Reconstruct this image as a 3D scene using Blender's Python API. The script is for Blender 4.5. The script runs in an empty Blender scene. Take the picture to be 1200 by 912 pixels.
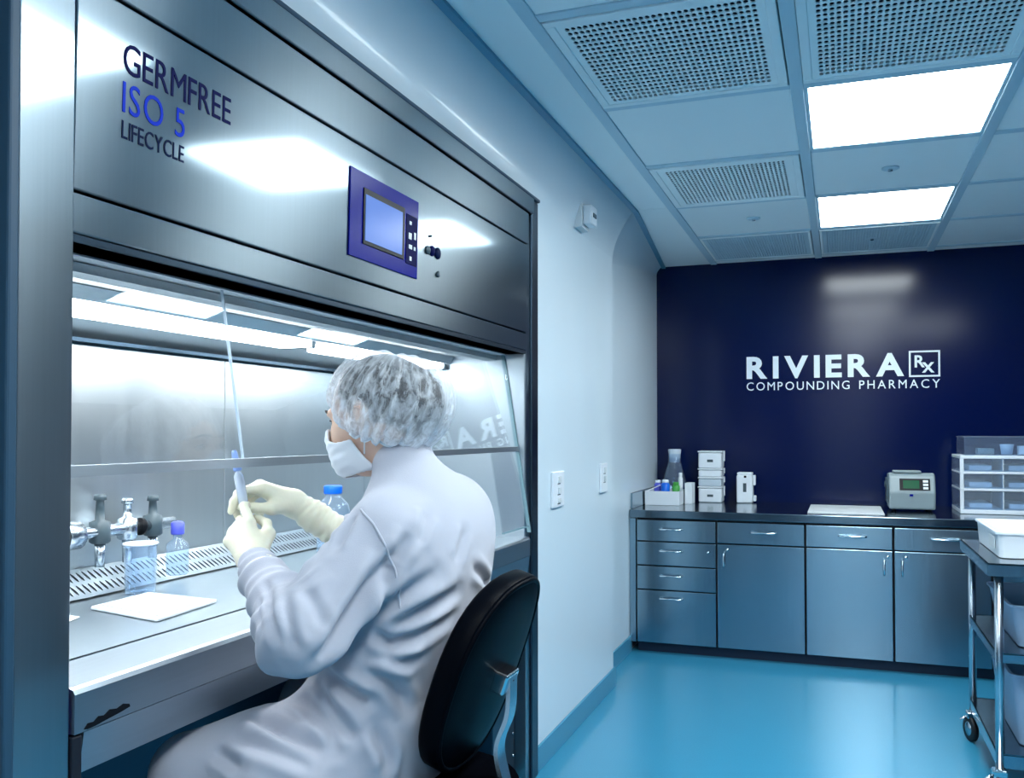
import bpy, bmesh, math, random
import numpy as np
from mathutils import Vector, Matrix
random.seed(7)
S = bpy.context.scene
C = S.collection
PI = math.pi

# ------------------------------------------------------------------ camera, world, exposure
YAW = math.atan(385 / 1061.0)
cd = bpy.data.cameras.new('camera'); cam = bpy.data.objects.new('camera', cd); C.objects.link(cam)
cam.location = (0, 0, 1.37)
cam.rotation_euler = (PI/2 + math.radians(1.1), 0, YAW)
cd.sensor_width = 36; cd.lens = 36 * 1061 / 1200.0
cd.shift_y = 30.6 / 1200.0
cd.clip_start = 0.02
S.camera = cam
w = bpy.data.worlds.new('world'); S.world = w; w.use_nodes = True
w.node_tree.nodes['Background'].inputs[0].default_value = (0.02, 0.05, 0.09, 1)
w.node_tree.nodes['Background'].inputs[1].default_value = 0.3
S.view_settings.view_transform = 'Standard'; S.view_settings.look = 'None'
S.view_settings.exposure = 0.12; S.view_settings.gamma = 1.0
S.view_settings.use_curve_mapping = False
CEIL_LIGHT = (0.88, 0.97, 1.0); CEIL_STRENGTH = 22.0
HOOD_LIGHT = (0.93, 0.97, 1.0); HOOD_STRENGTH = 20.0

# ------------------------------------------------------------------ materials
def srgb(r, g, b):
    def f(c):
        c /= 255.0
        return c / 12.92 if c <= 0.04045 else ((c + 0.055) / 1.055) ** 2.4
    return (f(r), f(g), f(b), 1.0)

def mat(name, col, rough=0.5, metal=0.0, bump=0.0, bscale=50.0, noise=0.0, nscale=8.0, emit=None, es=0.0,
        alpha=None, trans=0.0, ior=1.45, aniso=0.0, tangent=None, stretch=None, sheen=0.0, coat=0.0, sss=0.0, spec=None, rvar=0.0):
    m = bpy.data.materials.new(name); m.use_nodes = True
    nt = m.node_tree; N = nt.nodes; L = nt.links; p = N['Principled BSDF']
    p.inputs['Base Color'].default_value = col; p.inputs['Roughness'].default_value = rough
    p.inputs['Metallic'].default_value = metal; p.inputs['IOR'].default_value = ior
    p.inputs['Transmission Weight'].default_value = trans
    p.inputs['Sheen Weight'].default_value = sheen; p.inputs['Coat Weight'].default_value = coat
    if spec is not None: p.inputs['Specular IOR Level'].default_value = spec
    if sss:
        p.inputs['Subsurface Weight'].default_value = sss; p.inputs['Subsurface Radius'].default_value = (0.01, 0.005, 0.003)
    if emit is not None:
        p.inputs['Emission Color'].default_value = (*emit[:3], 1); p.inputs['Emission Strength'].default_value = es
    if aniso:
        p.inputs['Anisotropic'].default_value = aniso
        cx = N.new('ShaderNodeCombineXYZ')
        for i in range(3): cx.inputs[i].default_value = tangent[i]
        L.new(cx.outputs[0], p.inputs['Tangent'])
    geo = N.new('ShaderNodeNewGeometry')
    mp = N.new('ShaderNodeMapping'); L.new(geo.outputs['Position'], mp.inputs['Vector'])
    if stretch: mp.inputs['Scale'].default_value = stretch
    if noise:
        t = N.new('ShaderNodeTexNoise'); t.inputs['Scale'].default_value = nscale; t.inputs['Detail'].default_value = 4
        L.new(mp.outputs[0], t.inputs['Vector'])
        mx = N.new('ShaderNodeMix'); mx.data_type = 'RGBA'
        mx.inputs[6].default_value = tuple(c * (1 - noise) for c in col[:3]) + (1,)
        mx.inputs[7].default_value = tuple(min(1, c * (1 + noise)) for c in col[:3]) + (1,)
        L.new(t.outputs['Fac'], mx.inputs[0]); L.new(mx.outputs[2], p.inputs['Base Color'])
        if rvar:
            mr = N.new('ShaderNodeMapRange'); mr.inputs[3].default_value = max(0.02, rough - rvar); mr.inputs[4].default_value = rough + rvar
            L.new(t.outputs['Fac'], mr.inputs[0]); L.new(mr.outputs[0], p.inputs['Roughness'])
    if bump:
        t = N.new('ShaderNodeTexNoise'); t.inputs['Scale'].default_value = bscale; t.inputs['Detail'].default_value = 3
        L.new(mp.outputs[0], t.inputs['Vector'])
        b = N.new('ShaderNodeBump'); b.inputs['Strength'].default_value = bump; b.inputs['Distance'].default_value = 0.01
        L.new(t.outputs['Fac'], b.inputs['Height']); L.new(b.outputs[0], p.inputs['Normal'])
    if alpha is not None: p.inputs['Alpha'].default_value = alpha
    return m

def two_lobe_steel(name, col, r_sharp, r_brush, aniso, mixf):
    m = mat(name, col, r_brush, 1.0, noise=0.05, nscale=3, stretch=(1, 60, 1.2), aniso=aniso, tangent=(0, 0, 1), rvar=0.02)
    nt = m.node_tree; N = nt.nodes; L = nt.links; p = N['Principled BSDF']
    g = N.new('ShaderNodeBsdfGlossy'); g.inputs['Color'].default_value = col; g.inputs['Roughness'].default_value = r_sharp
    mx = N.new('ShaderNodeMixShader'); mx.inputs[0].default_value = mixf
    L.new(p.outputs[0], mx.inputs[1]); L.new(g.outputs[0], mx.inputs[2]); L.new(mx.outputs[0], N['Material Output'].inputs[0])
    return m

def thin_glass(name, tint, refl_rough=0.02, clear=0.93, haze=0.0):
    m = bpy.data.materials.new(name); m.use_nodes = True
    nt = m.node_tree; N = nt.nodes; L = nt.links; N.remove(N['Principled BSDF'])
    out = N['Material Output']
    tr = N.new('ShaderNodeBsdfTransparent'); tr.inputs[0].default_value = (*[c * clear for c in tint[:3]], 1)
    gl = N.new('ShaderNodeBsdfGlossy'); gl.inputs['Roughness'].default_value = refl_rough; gl.inputs[0].default_value = (1, 1, 1, 1)
    lw = N.new('ShaderNodeLayerWeight'); lw.inputs[0].default_value = 0.5
    pw = N.new('ShaderNodeMath'); pw.operation = 'POWER'; pw.inputs[1].default_value = 4.0; L.new(lw.outputs['Facing'], pw.inputs[0])
    fr = N.new('ShaderNodeMath'); fr.operation = 'MULTIPLY_ADD'; fr.inputs[1].default_value = 0.9; fr.inputs[2].default_value = 0.035
    L.new(pw.outputs[0], fr.inputs[0])
    mx = N.new('ShaderNodeMixShader'); L.new(fr.outputs[0], mx.inputs[0]); L.new(tr.outputs[0], mx.inputs[1]); L.new(gl.outputs[0], mx.inputs[2])
    last = mx
    if haze:
        df = N.new('ShaderNodeBsdfDiffuse'); df.inputs[0].default_value = (*tint[:3], 1)
        m2 = N.new('ShaderNodeMixShader'); m2.inputs[0].default_value = haze
        L.new(mx.outputs[0], m2.inputs[1]); L.new(df.outputs[0], m2.inputs[2]); last = m2
    L.new(last.outputs[0], out.inputs[0])
    return m

def cap_material():
    m = bpy.data.materials.new('nonwoven_cap'); m.use_nodes = True
    nt = m.node_tree; N = nt.nodes; L = nt.links; N.remove(N['Principled BSDF']); out = N['Material Output']
    uv = N.new('ShaderNodeUVMap'); uv.uv_map = 'UVMap'
    mp = N.new('ShaderNodeMapping'); mp.inputs['Scale'].default_value = (58.0, 9.0, 1.0); L.new(uv.outputs[0], mp.inputs[0])
    t1 = N.new('ShaderNodeTexNoise'); t1.inputs['Scale'].default_value = 1.0; t1.inputs['Detail'].default_value = 7; t1.inputs['Roughness'].default_value = 0.66
    t1.inputs['Distortion'].default_value = 0.5
    L.new(mp.outputs[0], t1.inputs['Vector'])
    mr = N.new('ShaderNodeMapRange'); mr.inputs[1].default_value = 0.40; mr.inputs[2].default_value = 0.66
    mr.inputs[3].default_value = 0.10; mr.inputs[4].default_value = 0.78; L.new(t1.outputs['Fac'], mr.inputs[0])
    lw = N.new('ShaderNodeLayerWeight'); lw.inputs[0].default_value = 0.38
    mxv = N.new('ShaderNodeMath'); mxv.operation = 'MAXIMUM'; mxv.use_clamp = True
    mm = N.new('ShaderNodeMath'); mm.operation = 'MULTIPLY'; mm.inputs[1].default_value = 0.95; L.new(lw.outputs['Facing'], mm.inputs[0])
    sx = N.new('ShaderNodeSeparateXYZ'); L.new(uv.outputs[0], sx.inputs[0])
    gr = N.new('ShaderNodeMapRange'); gr.inputs[1].default_value = 0.55; gr.inputs[2].default_value = 1.0; gr.inputs[3].default_value = 0.0; gr.inputs[4].default_value = 0.55
    L.new(sx.outputs[1], gr.inputs[0])
    ad = N.new('ShaderNodeMath'); ad.operation = 'ADD'; ad.use_clamp = True; L.new(mr.outputs[0], ad.inputs[0]); L.new(gr.outputs[0], ad.inputs[1])
    L.new(ad.outputs[0], mxv.inputs[0]); L.new(mm.outputs[0], mxv.inputs[1])
    tr = N.new('ShaderNodeBsdfTransparent'); df = N.new('ShaderNodeBsdfDiffuse'); df.inputs[0].default_value = (0.86, 0.9, 0.95, 1)
    tl = N.new('ShaderNodeBsdfTranslucent'); tl.inputs[0].default_value = (0.86, 0.9, 0.95, 1)
    m0 = N.new('ShaderNodeMixShader'); m0.inputs[0].default_value = 0.35; L.new(df.outputs[0], m0.inputs[1]); L.new(tl.outputs[0], m0.inputs[2])
    mx = N.new('ShaderNodeMixShader'); L.new(mxv.outputs[0], mx.inputs[0]); L.new(tr.outputs[0], mx.inputs[1]); L.new(m0.outputs[0], mx.inputs[2])
    L.new(mx.outputs[0], out.inputs[0])
    return m

M = {}
M['wall'] = mat('wall_paint', srgb(214, 228, 236), 0.28, noise=0.02, nscale=1.5, coat=0.15)
M['ceil'] = mat('ceiling_tile', srgb(238, 246, 248), 0.5)
M['grid'] = mat('ceiling_grid', srgb(190, 214, 226), 0.45)
M['base'] = mat('baseboard_vinyl', srgb(72, 142, 172), 0.35)
M['floor'] = mat('floor_vinyl', srgb(52, 136, 170), 0.22, noise=0.10, nscale=160, coat=0.2)
M['navy'] = mat('navy_paint', srgb(0, 15, 62), 0.16, noise=0.04, nscale=3, spec=0.35)
M['steel_x'] = two_lobe_steel('brushed_steel_hood', srgb(150, 163, 171), 0.09, 0.32, 0.94, 0.42)
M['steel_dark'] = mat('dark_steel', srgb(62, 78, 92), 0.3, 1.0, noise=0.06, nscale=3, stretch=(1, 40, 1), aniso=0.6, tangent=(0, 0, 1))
M['steel_y'] = mat('brushed_steel_cabinet', srgb(148, 172, 186), 0.22, 1.0, noise=0.06, nscale=3, stretch=(40, 1, 1), aniso=0.7, tangent=(0, 0, 1), rvar=0.03)
M['steel_in'] = mat('polished_steel_liner', srgb(212, 218, 220), 0.34, 1.0, noise=0.04, nscale=4, stretch=(1, 12, 0.6), aniso=0.5, tangent=(0, 0, 1), rvar=0.05)
M['steel_soft'] = mat('satin_steel_liner', srgb(212, 218, 220), 0.5, 1.0, noise=0.03, nscale=4)
M['steel_top'] = mat('steel_worktop', srgb(120, 138, 150), 0.16, 1.0, noise=0.05, nscale=5, stretch=(2, 20, 1))
M['steel_deck'] = mat('steel_deck', srgb(172, 184, 192), 0.36, 1.0, noise=0.05, nscale=6)
M['steel_ledge'] = mat('steel_ledge', srgb(168, 178, 186), 0.36, 1.0, noise=0.05, nscale=4, stretch=(30, 1, 30))
M['chrome'] = mat('chrome', srgb(222, 228, 232), 0.08, 1.0)
M['satin'] = mat('satin_metal', srgb(190, 200, 208), 0.25, 1.0)
M['gap'] = mat('dark_gap', srgb(8, 16, 30), 0.6)
M['kick'] = mat('toe_kick', srgb(14, 40, 66), 0.5)
M['wallblue'] = mat('blue_grey_paint', srgb(22, 46, 68), 0.4)
M['needlecap'] = mat('pale_blue_plastic', srgb(140, 168, 226), 0.3)
M['gasket'] = mat('gasket', srgb(34, 66, 88), 0.5)
M['glass'] = thin_glass('sash_glass', (0.97, 0.99, 1.0), 0.015, 0.98)
M['glass_edge'] = mat('glass_edge', srgb(120, 150, 158), 0.15, 0.0)
M['clear'] = thin_glass('clear_plastic', (0.80, 0.90, 1.0), 0.08, 0.97, 0.10)
M['clearer'] = thin_glass('clear_film', (0.84, 0.92, 1.0), 0.05, 0.98, 0.045)
M['frost'] = mat('frosted_plastic', srgb(214, 228, 240), 0.35, alpha=0.78)
M['white'] = mat('white_plastic', srgb(226, 232, 238), 0.35)
M['paper'] = mat('white_paper', srgb(244, 247, 250), 0.7)
M['offwhite'] = mat('off_white_plastic', srgb(214, 220, 222), 0.4)
M['black'] = mat('black_vinyl', srgb(5, 7, 13), 0.34, bump=0.06, bscale=400, spec=0.25, ior=1.12)
M['seatpad'] = mat('seat_vinyl', srgb(4, 5, 9), 0.7, spec=0.02, ior=1.05)
M['blackp'] = mat('black_plastic', srgb(10, 13, 20), 0.4, spec=0.2)
M['gown'] = mat('gown_fabric', srgb(170, 173, 185), 0.85, bump=0.15, bscale=700, sheen=0.2)
M['glove'] = mat('latex_glove', srgb(226, 222, 200), 0.42, bump=0.08, bscale=160, sss=0.15)
M['skin'] = mat('skin', srgb(226, 188, 166), 0.5, noise=0.05, nscale=40, sss=0.12)
M['hair'] = mat('dark_hair', srgb(26, 25, 30), 0.45, bump=0.5, bscale=120, stretch=(3, 3, 0.6))
M['cap'] = cap_material()
M['band'] = mat('elastic_band', srgb(232, 240, 246), 0.7)
M['mask'] = mat('mask_fabric', srgb(226, 230, 236), 0.8, bump=0.1, bscale=500)
M['brow'] = mat('brow', srgb(40, 30, 28), 0.7)
M['eye'] = mat('eye_white', srgb(225, 225, 225), 0.2)
M['iris'] = mat('iris', srgb(24, 18, 16), 0.15)
M['trouser'] = mat('scrub_trousers', srgb(40, 66, 104), 0.85)
M['shoe'] = mat('shoe', srgb(210, 218, 226), 0.5)
M['panelblue'] = mat('control_panel_blue', srgb(6, 16, 118), 0.22, spec=0.08)
M['lcd'] = mat('lcd_screen', srgb(50, 76, 140), 0.2, spec=0.08, emit=srgb(104, 140, 205), es=0.6)
M['lcdgreen'] = mat('lcd_green', srgb(14, 70, 44), 0.2, emit=srgb(26, 120, 70), es=0.12)
M['ink'] = mat('navy_lettering', srgb(10, 14, 66), 0.5, spec=0.05)
M['inkblue'] = mat('blue_lettering', srgb(24, 52, 176), 0.5, spec=0.05)
M['inkdark'] = mat('dark_lettering', srgb(12, 24, 58), 0.5, spec=0.05)
M['signwhite'] = mat('sign_white', srgb(232, 242, 250), 0.4)
M['diffuser'] = mat('light_diffuser', (0.9, 0.95, 1, 1), 0.5, emit=CEIL_LIGHT, es=CEIL_STRENGTH)
M['lamp'] = mat('hood_lamp', (1, 1, 1, 1), 0.5, emit=HOOD_LIGHT, es=HOOD_STRENGTH)
M['blue'] = mat('blue_plastic', srgb(10, 108, 226), 0.35)
M['violet'] = mat('violet_plastic', srgb(84, 92, 206), 0.35)
M['green'] = mat('green_plastic', srgb(70, 160, 70), 0.4)
M['grey'] = mat('grey_plastic', srgb(134, 148, 152), 0.4)
M['greyd'] = mat('grey_dark_plastic', srgb(66, 82, 90), 0.4)
M['rubber'] = mat('caster_rubber', srgb(14, 18, 24), 0.6)
M['water'] = mat('clear_liquid', srgb(214, 230, 240), 0.05, alpha=0.25)
M['barrel'] = mat('syringe_barrel', srgb(216, 228, 242), 0.15, alpha=0.55)
M['fluid'] = mat('syringe_fluid', srgb(206, 220, 240), 0.3)
M['tubb'] = mat('translucent_tub', srgb(150, 178, 206), 0.35, alpha=0.72)
M['ventdark'] = mat('vent_plenum', srgb(6, 22, 44), 0.8)

# ------------------------------------------------------------------ object helpers
WP = {}                                        # world position of each object's origin
def origin_of(o): return WP[o] if o is not None else Vector((0, 0, 0))

def thing(name, label, cat, loc, group=None, kind=None, parent=None):
    o = bpy.data.objects.new(name, None); C.objects.link(o)
    o.empty_display_size = 0.05
    o.location = loc; WP[o] = Vector(loc)
    tag(o, label, cat, group, kind)
    return o
def tag(o, label=None, cat=None, group=None, kind=None):
    if label: o['label'] = label
    if cat: o['category'] = cat
    if group: o['group'] = group
    if kind: o['kind'] = kind
    return o
def mesh_obj(name, verts, faces, m, parent=None, smooth=False, data=None, org=None):
    """verts in world space; origin set at the middle of the base"""
    V = np.asarray(verts, dtype=float)
    lo, hi = V.min(0), V.max(0)
    c = Vector(org) if org is not None else Vector(((lo[0]+hi[0])/2, (lo[1]+hi[1])/2, lo[2]))
    me = bpy.data.meshes.new(name)
    me.from_pydata([tuple(v) for v in (V - np.array(c))], [], [tuple(int(i) for i in f) for f in faces])
    me.update()
    if smooth: me.polygons.foreach_set('use_smooth', [True] * len(me.polygons))
    if m is not None: me.materials.append(M[m] if isinstance(m, str) else m)
    o = bpy.data.objects.new(name, me); C.objects.link(o)
    o.parent = parent; o.location = c - origin_of(parent); WP[o] = c
    return o
def bm_obj(name, bm, m, parent=None, smooth=False):
    bmesh.ops.recalc_face_normals(bm, faces=bm.faces)
    bm.verts.ensure_lookup_table(); bm.verts.index_update()
    v = [tuple(x.co) for x in bm.verts]; f = [[q.index for q in p.verts] for p in bm.faces]
    bm.free()
    return mesh_obj(name, v, f, m, parent, smooth)
def bm_box(bm, lo, hi, bev=0.0, seg=2, xf=None):
    r = bmesh.ops.create_cube(bm, size=1)
    vs = r['verts']
    for v in vs:
        v.co = Vector([lo[i] + (v.co[i] + 0.5) * (hi[i] - lo[i]) for i in range(3)])
    if bev:
        es = list({e for v in vs for e in v.link_edges})
        g = bmesh.ops.bevel(bm, geom=es, offset=bev, segments=seg, profile=0.5, affect='EDGES')
        vs = list({v for f in g['faces'] for v in f.verts})
        st = list(vs); seen = set(vs)
        while st:
            v = st.pop()
            for e in v.link_edges:
                o = e.other_vert(v)
                if o not in seen: seen.add(o); st.append(o)
        vs = list(seen)
    if xf is not None:
        for v in vs: v.co = xf @ v.co
    return vs
def box(name, lo, hi, m, parent=None, bev=0.002, seg=2, xf=None, smooth=False):
    bm = bmesh.new(); bm_box(bm, lo, hi, bev, seg, xf)
    return bm_obj(name, bm, m, parent, smooth)
def poly_prism(pts2, axis, a, b, place):
    """pts2 list of 2D; place(u,v,t)->world"""
    n = len(pts2)
    v = [place(p[0], p[1], a) for p in pts2] + [place(p[0], p[1], b) for p in pts2]
    f = [list(range(n))[::-1], list(range(n, 2*n))] + [[i, (i+1) % n, n+(i+1) % n, n+i] for i in range(n)]
    return v, f
def prism(name, pts2, a, b, place, m, parent=None, bev=0.0, seg=2, smooth=False):
    v, f = poly_prism(pts2, 0, a, b, place)
    bm = bmesh.new(); bv = [bm.verts.new(x) for x in v]
    for q in f: bm.faces.new([bv[i] for i in q])
    if bev: bmesh.ops.bevel(bm, geom=list(bm.edges), offset=bev, segments=seg, profile=0.5, affect='EDGES')
    return bm_obj(name, bm, m, parent, smooth)
def tube_geo(pts, r, n=10, closed=False, caps=True):
    P = [Vector(p) for p in pts]; R = r if isinstance(r, (list, tuple)) else [r] * len(P)
    V, Fc = [], []
    up = None
    for i, p in enumerate(P):
        a = P[i-1] if (i > 0 or closed) else P[i]; b = P[(i+1) % len(P)] if (i < len(P)-1 or closed) else P[i]
        t = (b - a).normalized()
        if up is None:
            up = Vector((0, 0, 1)) if abs(t.z) < 0.9 else Vector((1, 0, 0))
        s = t.cross(up).normalized(); up = s.cross(t).normalized()
        for k in range(n):
            an = 2*PI*k/n
            V.append(p + (s*math.cos(an) + up*math.sin(an)) * R[i])
    m = len(P)
    for i in range(m if closed else m-1):
        j = (i+1) % m
        for k in range(n): Fc.append([i*n+k, i*n+(k+1) % n, j*n+(k+1) % n, j*n+k])
    if caps and not closed:
        Fc.append(list(range(n))[::-1]); Fc.append([(m-1)*n+k for k in range(n)])
    return [tuple(v) for v in V], Fc
def tube(name, pts, r, m, parent=None, n=10, closed=False, smooth=True):
    v, f = tube_geo(pts, r, n, closed); return mesh_obj(name, v, f, m, parent, smooth)
def lathe(name, prof, c, m, parent=None, n=28, axis=(0, 0, 1), smooth=True):
    """prof: list of (radius, height along axis) from base; c: base centre"""
    ax = Vector(axis).normalized(); q = Vector((0, 0, 1)).rotation_difference(ax)
    V, Fc = [], []
    for r, h in prof:
        for k in range(n):
            a = 2*PI*k/n
            V.append(tuple(Vector(c) + q @ Vector((r*math.cos(a), r*math.sin(a), h))))
    for i in range(len(prof)-1):
        for k in range(n): Fc.append([i*n+k, i*n+(k+1) % n, (i+1)*n+(k+1) % n, (i+1)*n+k])
    Fc.append(list(range(n))[::-1]); Fc.append([(len(prof)-1)*n+k for k in range(n)])
    o = mesh_obj(name, V, Fc, m, parent, smooth)
    return o
def smooth_path(pts, k=6):
    P = [Vector(p) for p in pts]; out = []
    for i in range(len(P)-1):
        p0 = P[max(i-1, 0)]; p1 = P[i]; p2 = P[i+1]; p3 = P[min(i+2, len(P)-1)]
        for j in range(k):
            t = j/k
            out.append(0.5*((2*p1) + (p2-p0)*t + (2*p0-5*p1+4*p2-p3)*t*t + (-p0+3*p1-3*p2+p3)*t**3))
    out.append(P[-1]); return out
def auto_smooth(o, ang=35):
    me = o.data
    me.polygons.foreach_set('use_smooth', [True]*len(me.polygons))
    bm = bmesh.new(); bm.from_mesh(me)
    for e in bm.edges:
        if len(e.link_faces) == 2 and e.calc_face_angle(0) > math.radians(ang): e.smooth = False
    bm.to_mesh(me); bm.free(); return o
def copy_tree(o, parent=None, loc=None):
    c = o.copy(); C.objects.link(c); c.parent = parent
    if loc is not None: c.location = loc
    WP[c] = (origin_of(parent) if parent else Vector((0, 0, 0))) + Vector(c.location)
    for ch in list(o.children): copy_tree(ch, c)
    return c

def perforated(w, h, nx, ny, fx=0.55, fy=0.7, margin=0.03, depth=0.004, nseg=8):
    """plate in the xy plane centred at 0, facing -z, with real slot holes"""
    V, Fc = [], []; x0, y0 = -w/2+margin, -h/2+margin; cw, ch = (w-2*margin)/nx, (h-2*margin)/ny
    def add(v): V.append(v); return len(V)-1
    for i in range(nx):
        for j in range(ny):
            cx, cy = x0+(i+.5)*cw, y0+(j+.5)*ch
            outer, inner, deep = [], [], []
            for k in range(nseg):
                a = 2*PI*(k+.5)/nseg; c, s = math.cos(a), math.sin(a); q = max(abs(c), abs(s))
                outer.append(add((cx+c/q*cw/2, cy+s/q*ch/2, 0)))
                inner.append(add((cx+c*cw/2*fx, cy+s*ch/2*fy, 0))); deep.append(add((cx+c*cw/2*fx, cy+s*ch/2*fy, depth)))
            for k in range(nseg):
                n = (k+1) % nseg
                Fc.append([outer[k], inner[k], inner[n], outer[n]]); Fc.append([inner[k], deep[k], deep[n], inner[n]])
    # corner fill of each cell
    for i in range(nx):
        for j in range(ny):
            cx, cy = x0+(i+.5)*cw, y0+(j+.5)*ch; b = (i*ny+j)*nseg*3
            idx = [b+3*k for k in range(nseg)]
            for (k, sx, sy) in ((0, 1, 1), (2, -1, 1), (4, -1, -1), (6, 1, -1)):
                cidx = add((cx+sx*cw/2, cy+sy*ch/2, 0)); Fc.append([idx[k], idx[(k+1) % nseg], cidx])
    # margin border
    o4 = [add(p) for p in ((-w/2, -h/2, 0), (w/2, -h/2, 0), (w/2, h/2, 0), (-w/2, h/2, 0))]
    i4 = [add(p) for p in ((x0, y0, 0), (-x0, y0, 0), (-x0, -y0, 0), (x0, -y0, 0))]
    for k in range(4): Fc.append([o4[k], o4[(k+1) % 4], i4[(k+1) % 4], i4[k]])
    return V, Fc

# text: each character its own mesh part
_glyph = {}
def glyph(ch, bold=0.0):
    key = (ch, bold)
    if key not in _glyph:
        cu = bpy.data.curves.new('glyph', 'FONT'); cu.body = ch; cu.size = 1.0; cu.offset = bold; cu.extrude = 0.01
        cu.resolution_u = 4
        ob = bpy.data.objects.new('glyph', cu); C.objects.link(ob)
        dg = bpy.context.evaluated_depsgraph_get(); dg.update()
        me = ob.evaluated_get(dg).to_mesh()
        v = np.array([tuple(q.co) for q in me.vertices]); f = [list(p.vertices) for p in me.polygons]
        ob.evaluated_get(dg).to_mesh_clear()
        bpy.data.objects.remove(ob); bpy.data.curves.remove(cu)
        _glyph[key] = (v, f)
    return _glyph[key]
def text_row(s, width, height, place, m, parent, gap=0.12, space=0.45, bold=0.0, thick=0.003, capz=None):
    """lay a row of letters out to exactly width x height; place(u, v, w)->world (u right, v up, w out)"""
    items = []; x = 0.0
    hs = [glyph(c, bold)[0] for c in s if c != ' ']
    top = max(h[:, 1].max() for h in hs if True); 
    capH = glyph('E', bold)[0][:, 1].max()
    for c in s:
        if c == ' ': x += space; continue
        v, f = glyph(c, bold); mn = v[:, 0].min(); items.append((c, x - mn, v, f)); x += v[:, 0].max() - mn + gap
    tot = x - gap; sx = width / tot; sy = height / capH
    for c, ox, v, f in items:
        W = [place((p[0]+ox)*sx, p[1]*sy, (p[2] / 0.01 * 0.5 + 0.5) * thick) for p in v]
        mesh_obj('letter', W, f, m, parent)

# ------------------------------------------------------------------ SDF meshing for body, clothing, gloves
def smin(a, b, k):
    h = np.maximum(k - np.abs(a - b), 0) / k
    return np.minimum(a, b) - h*h*k*0.25
def smax(a, b, k): return -smin(-a, -b, k)
def cap(P, a, b, ra, rb):
    a = np.array(a, float); b = np.array(b, float); ba = b - a; pa = P - a
    h = np.clip(pa @ ba / (ba @ ba), 0, 1)
    return np.linalg.norm(pa - h[:, None]*ba, axis=1) - (ra + (rb-ra)*h)
def ell(P, c, r, Rm=None):
    q = P - np.array(c, float)
    if Rm is not None: q = q @ Rm          # columns of Rm are the local axes in world space
    r = np.array(r, float); k0 = np.linalg.norm(q/r, axis=1); k1 = np.linalg.norm(q/(r*r), axis=1) + 1e-9
    return k0*(k0-1)/k1
def sdf_mesh(fn, lo, hi, h):
    lo = np.array(lo, float); hi = np.array(hi, float)
    n = (np.ceil((hi-lo)/h/4).astype(int)+1)*4+1
    cn = (n-1)//4+1
    g = [lo[i]+np.arange(cn[i])*h*4 for i in range(3)]
    G = np.stack(np.meshgrid(*g, indexing='ij'), -1).reshape(-1, 3)
    dc = fn(G).reshape(cn)
    band = h*4*2.2
    act = np.abs(dc) < band
    # full volume initialised by nearest coarse sample
    ii = [np.minimum((np.arange(n[i])+2)//4, cn[i]-1) for i in range(3)]
    D = dc[np.ix_(*ii)].astype(np.float32)
    A = act[np.ix_(*ii)]
    idx = np.argwhere(A)
    P = lo + idx*h
    D[A] = fn(P)
    sgn = D < 0
    # cells
    c = [sgn[i:n[0]-1+i, j:n[1]-1+j, k:n[2]-1+k] for i in (0, 1) for j in (0, 1) for k in (0, 1)]
    cnt = sum(x.astype(np.int8) for x in c)
    cells = np.argwhere((cnt > 0) & (cnt < 8))
    vid = -np.ones(n-1, dtype=np.int64); vid[tuple(cells.T)] = np.arange(len(cells))
    acc = np.zeros((len(cells), 3)); num = np.zeros(len(cells))
    offs = [(i, j, k) for i in (0, 1) for j in (0, 1) for k in (0, 1)]
    for a in offs:
        for ax in range(3):
            if a[ax] == 1: continue
            b = list(a); b[ax] = 1
            ia = cells + np.array(a); ib = cells + np.array(b)
            da = D[tuple(ia.T)]; db = D[tuple(ib.T)]
            m = (da < 0) != (db < 0)
            t = np.where(m, da/(da-db+1e-20), 0)
            p = ia + 0.0; p[:, ax] += t
            acc[m] += p[m]; num[m] += 1
    V = lo + acc/num[:, None]*h
    Fs = []
    for ax in range(3):
        u, v = (ax+1) % 3, (ax+2) % 3
        s0 = [slice(None)]*3; s1 = [slice(None)]*3; s0[ax] = slice(0, -1); s1[ax] = slice(1, None)
        a = sgn[tuple(s0)]; b = sgn[tuple(s1)]
        e = np.argwhere(a != b)
        e = e[(e[:, u] > 0) & (e[:, v] > 0) & (e[:, u] < n[u]-1) & (e[:, v] < n[v]-1)]
        fl = sgn[tuple(e.T)]
        q = []
        for du, dv in ((-1, -1), (0, -1), (0, 0), (-1, 0)):
            x = e.copy(); x[:, u] += du; x[:, v] += dv; q.append(vid[tuple(x.T)])
        q = np.stack(q, 1)
        q[~fl] = q[~fl][:, ::-1]
        Fs.append(q)
    Fq = np.concatenate(Fs)
    Fq = Fq[(Fq >= 0).all(1)]
    return V, Fq
def vnormals(V, Fq):
    n = np.cross(V[Fq[:, 2]]-V[Fq[:, 0]], V[Fq[:, 3]]-V[Fq[:, 1]])
    N = np.zeros_like(V)
    for k in range(4): np.add.at(N, Fq[:, k], n)
    return N/(np.linalg.norm(N, axis=1)[:, None]+1e-12)
def relax(V, Fq, it=2, lam=0.5):
    e = np.concatenate([Fq[:, [0, 1]], Fq[:, [1, 2]], Fq[:, [2, 3]], Fq[:, [3, 0]]])
    for _ in range(it):
        s = np.zeros_like(V); c = np.zeros(len(V))
        np.add.at(s, e[:, 0], V[e[:, 1]]); np.add.at(c, e[:, 0], 1); np.add.at(s, e[:, 1], V[e[:, 0]]); np.add.at(c, e[:, 1], 1)
        V = V + lam*(s/np.maximum(c, 1)[:, None]-V)
    return V
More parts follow.
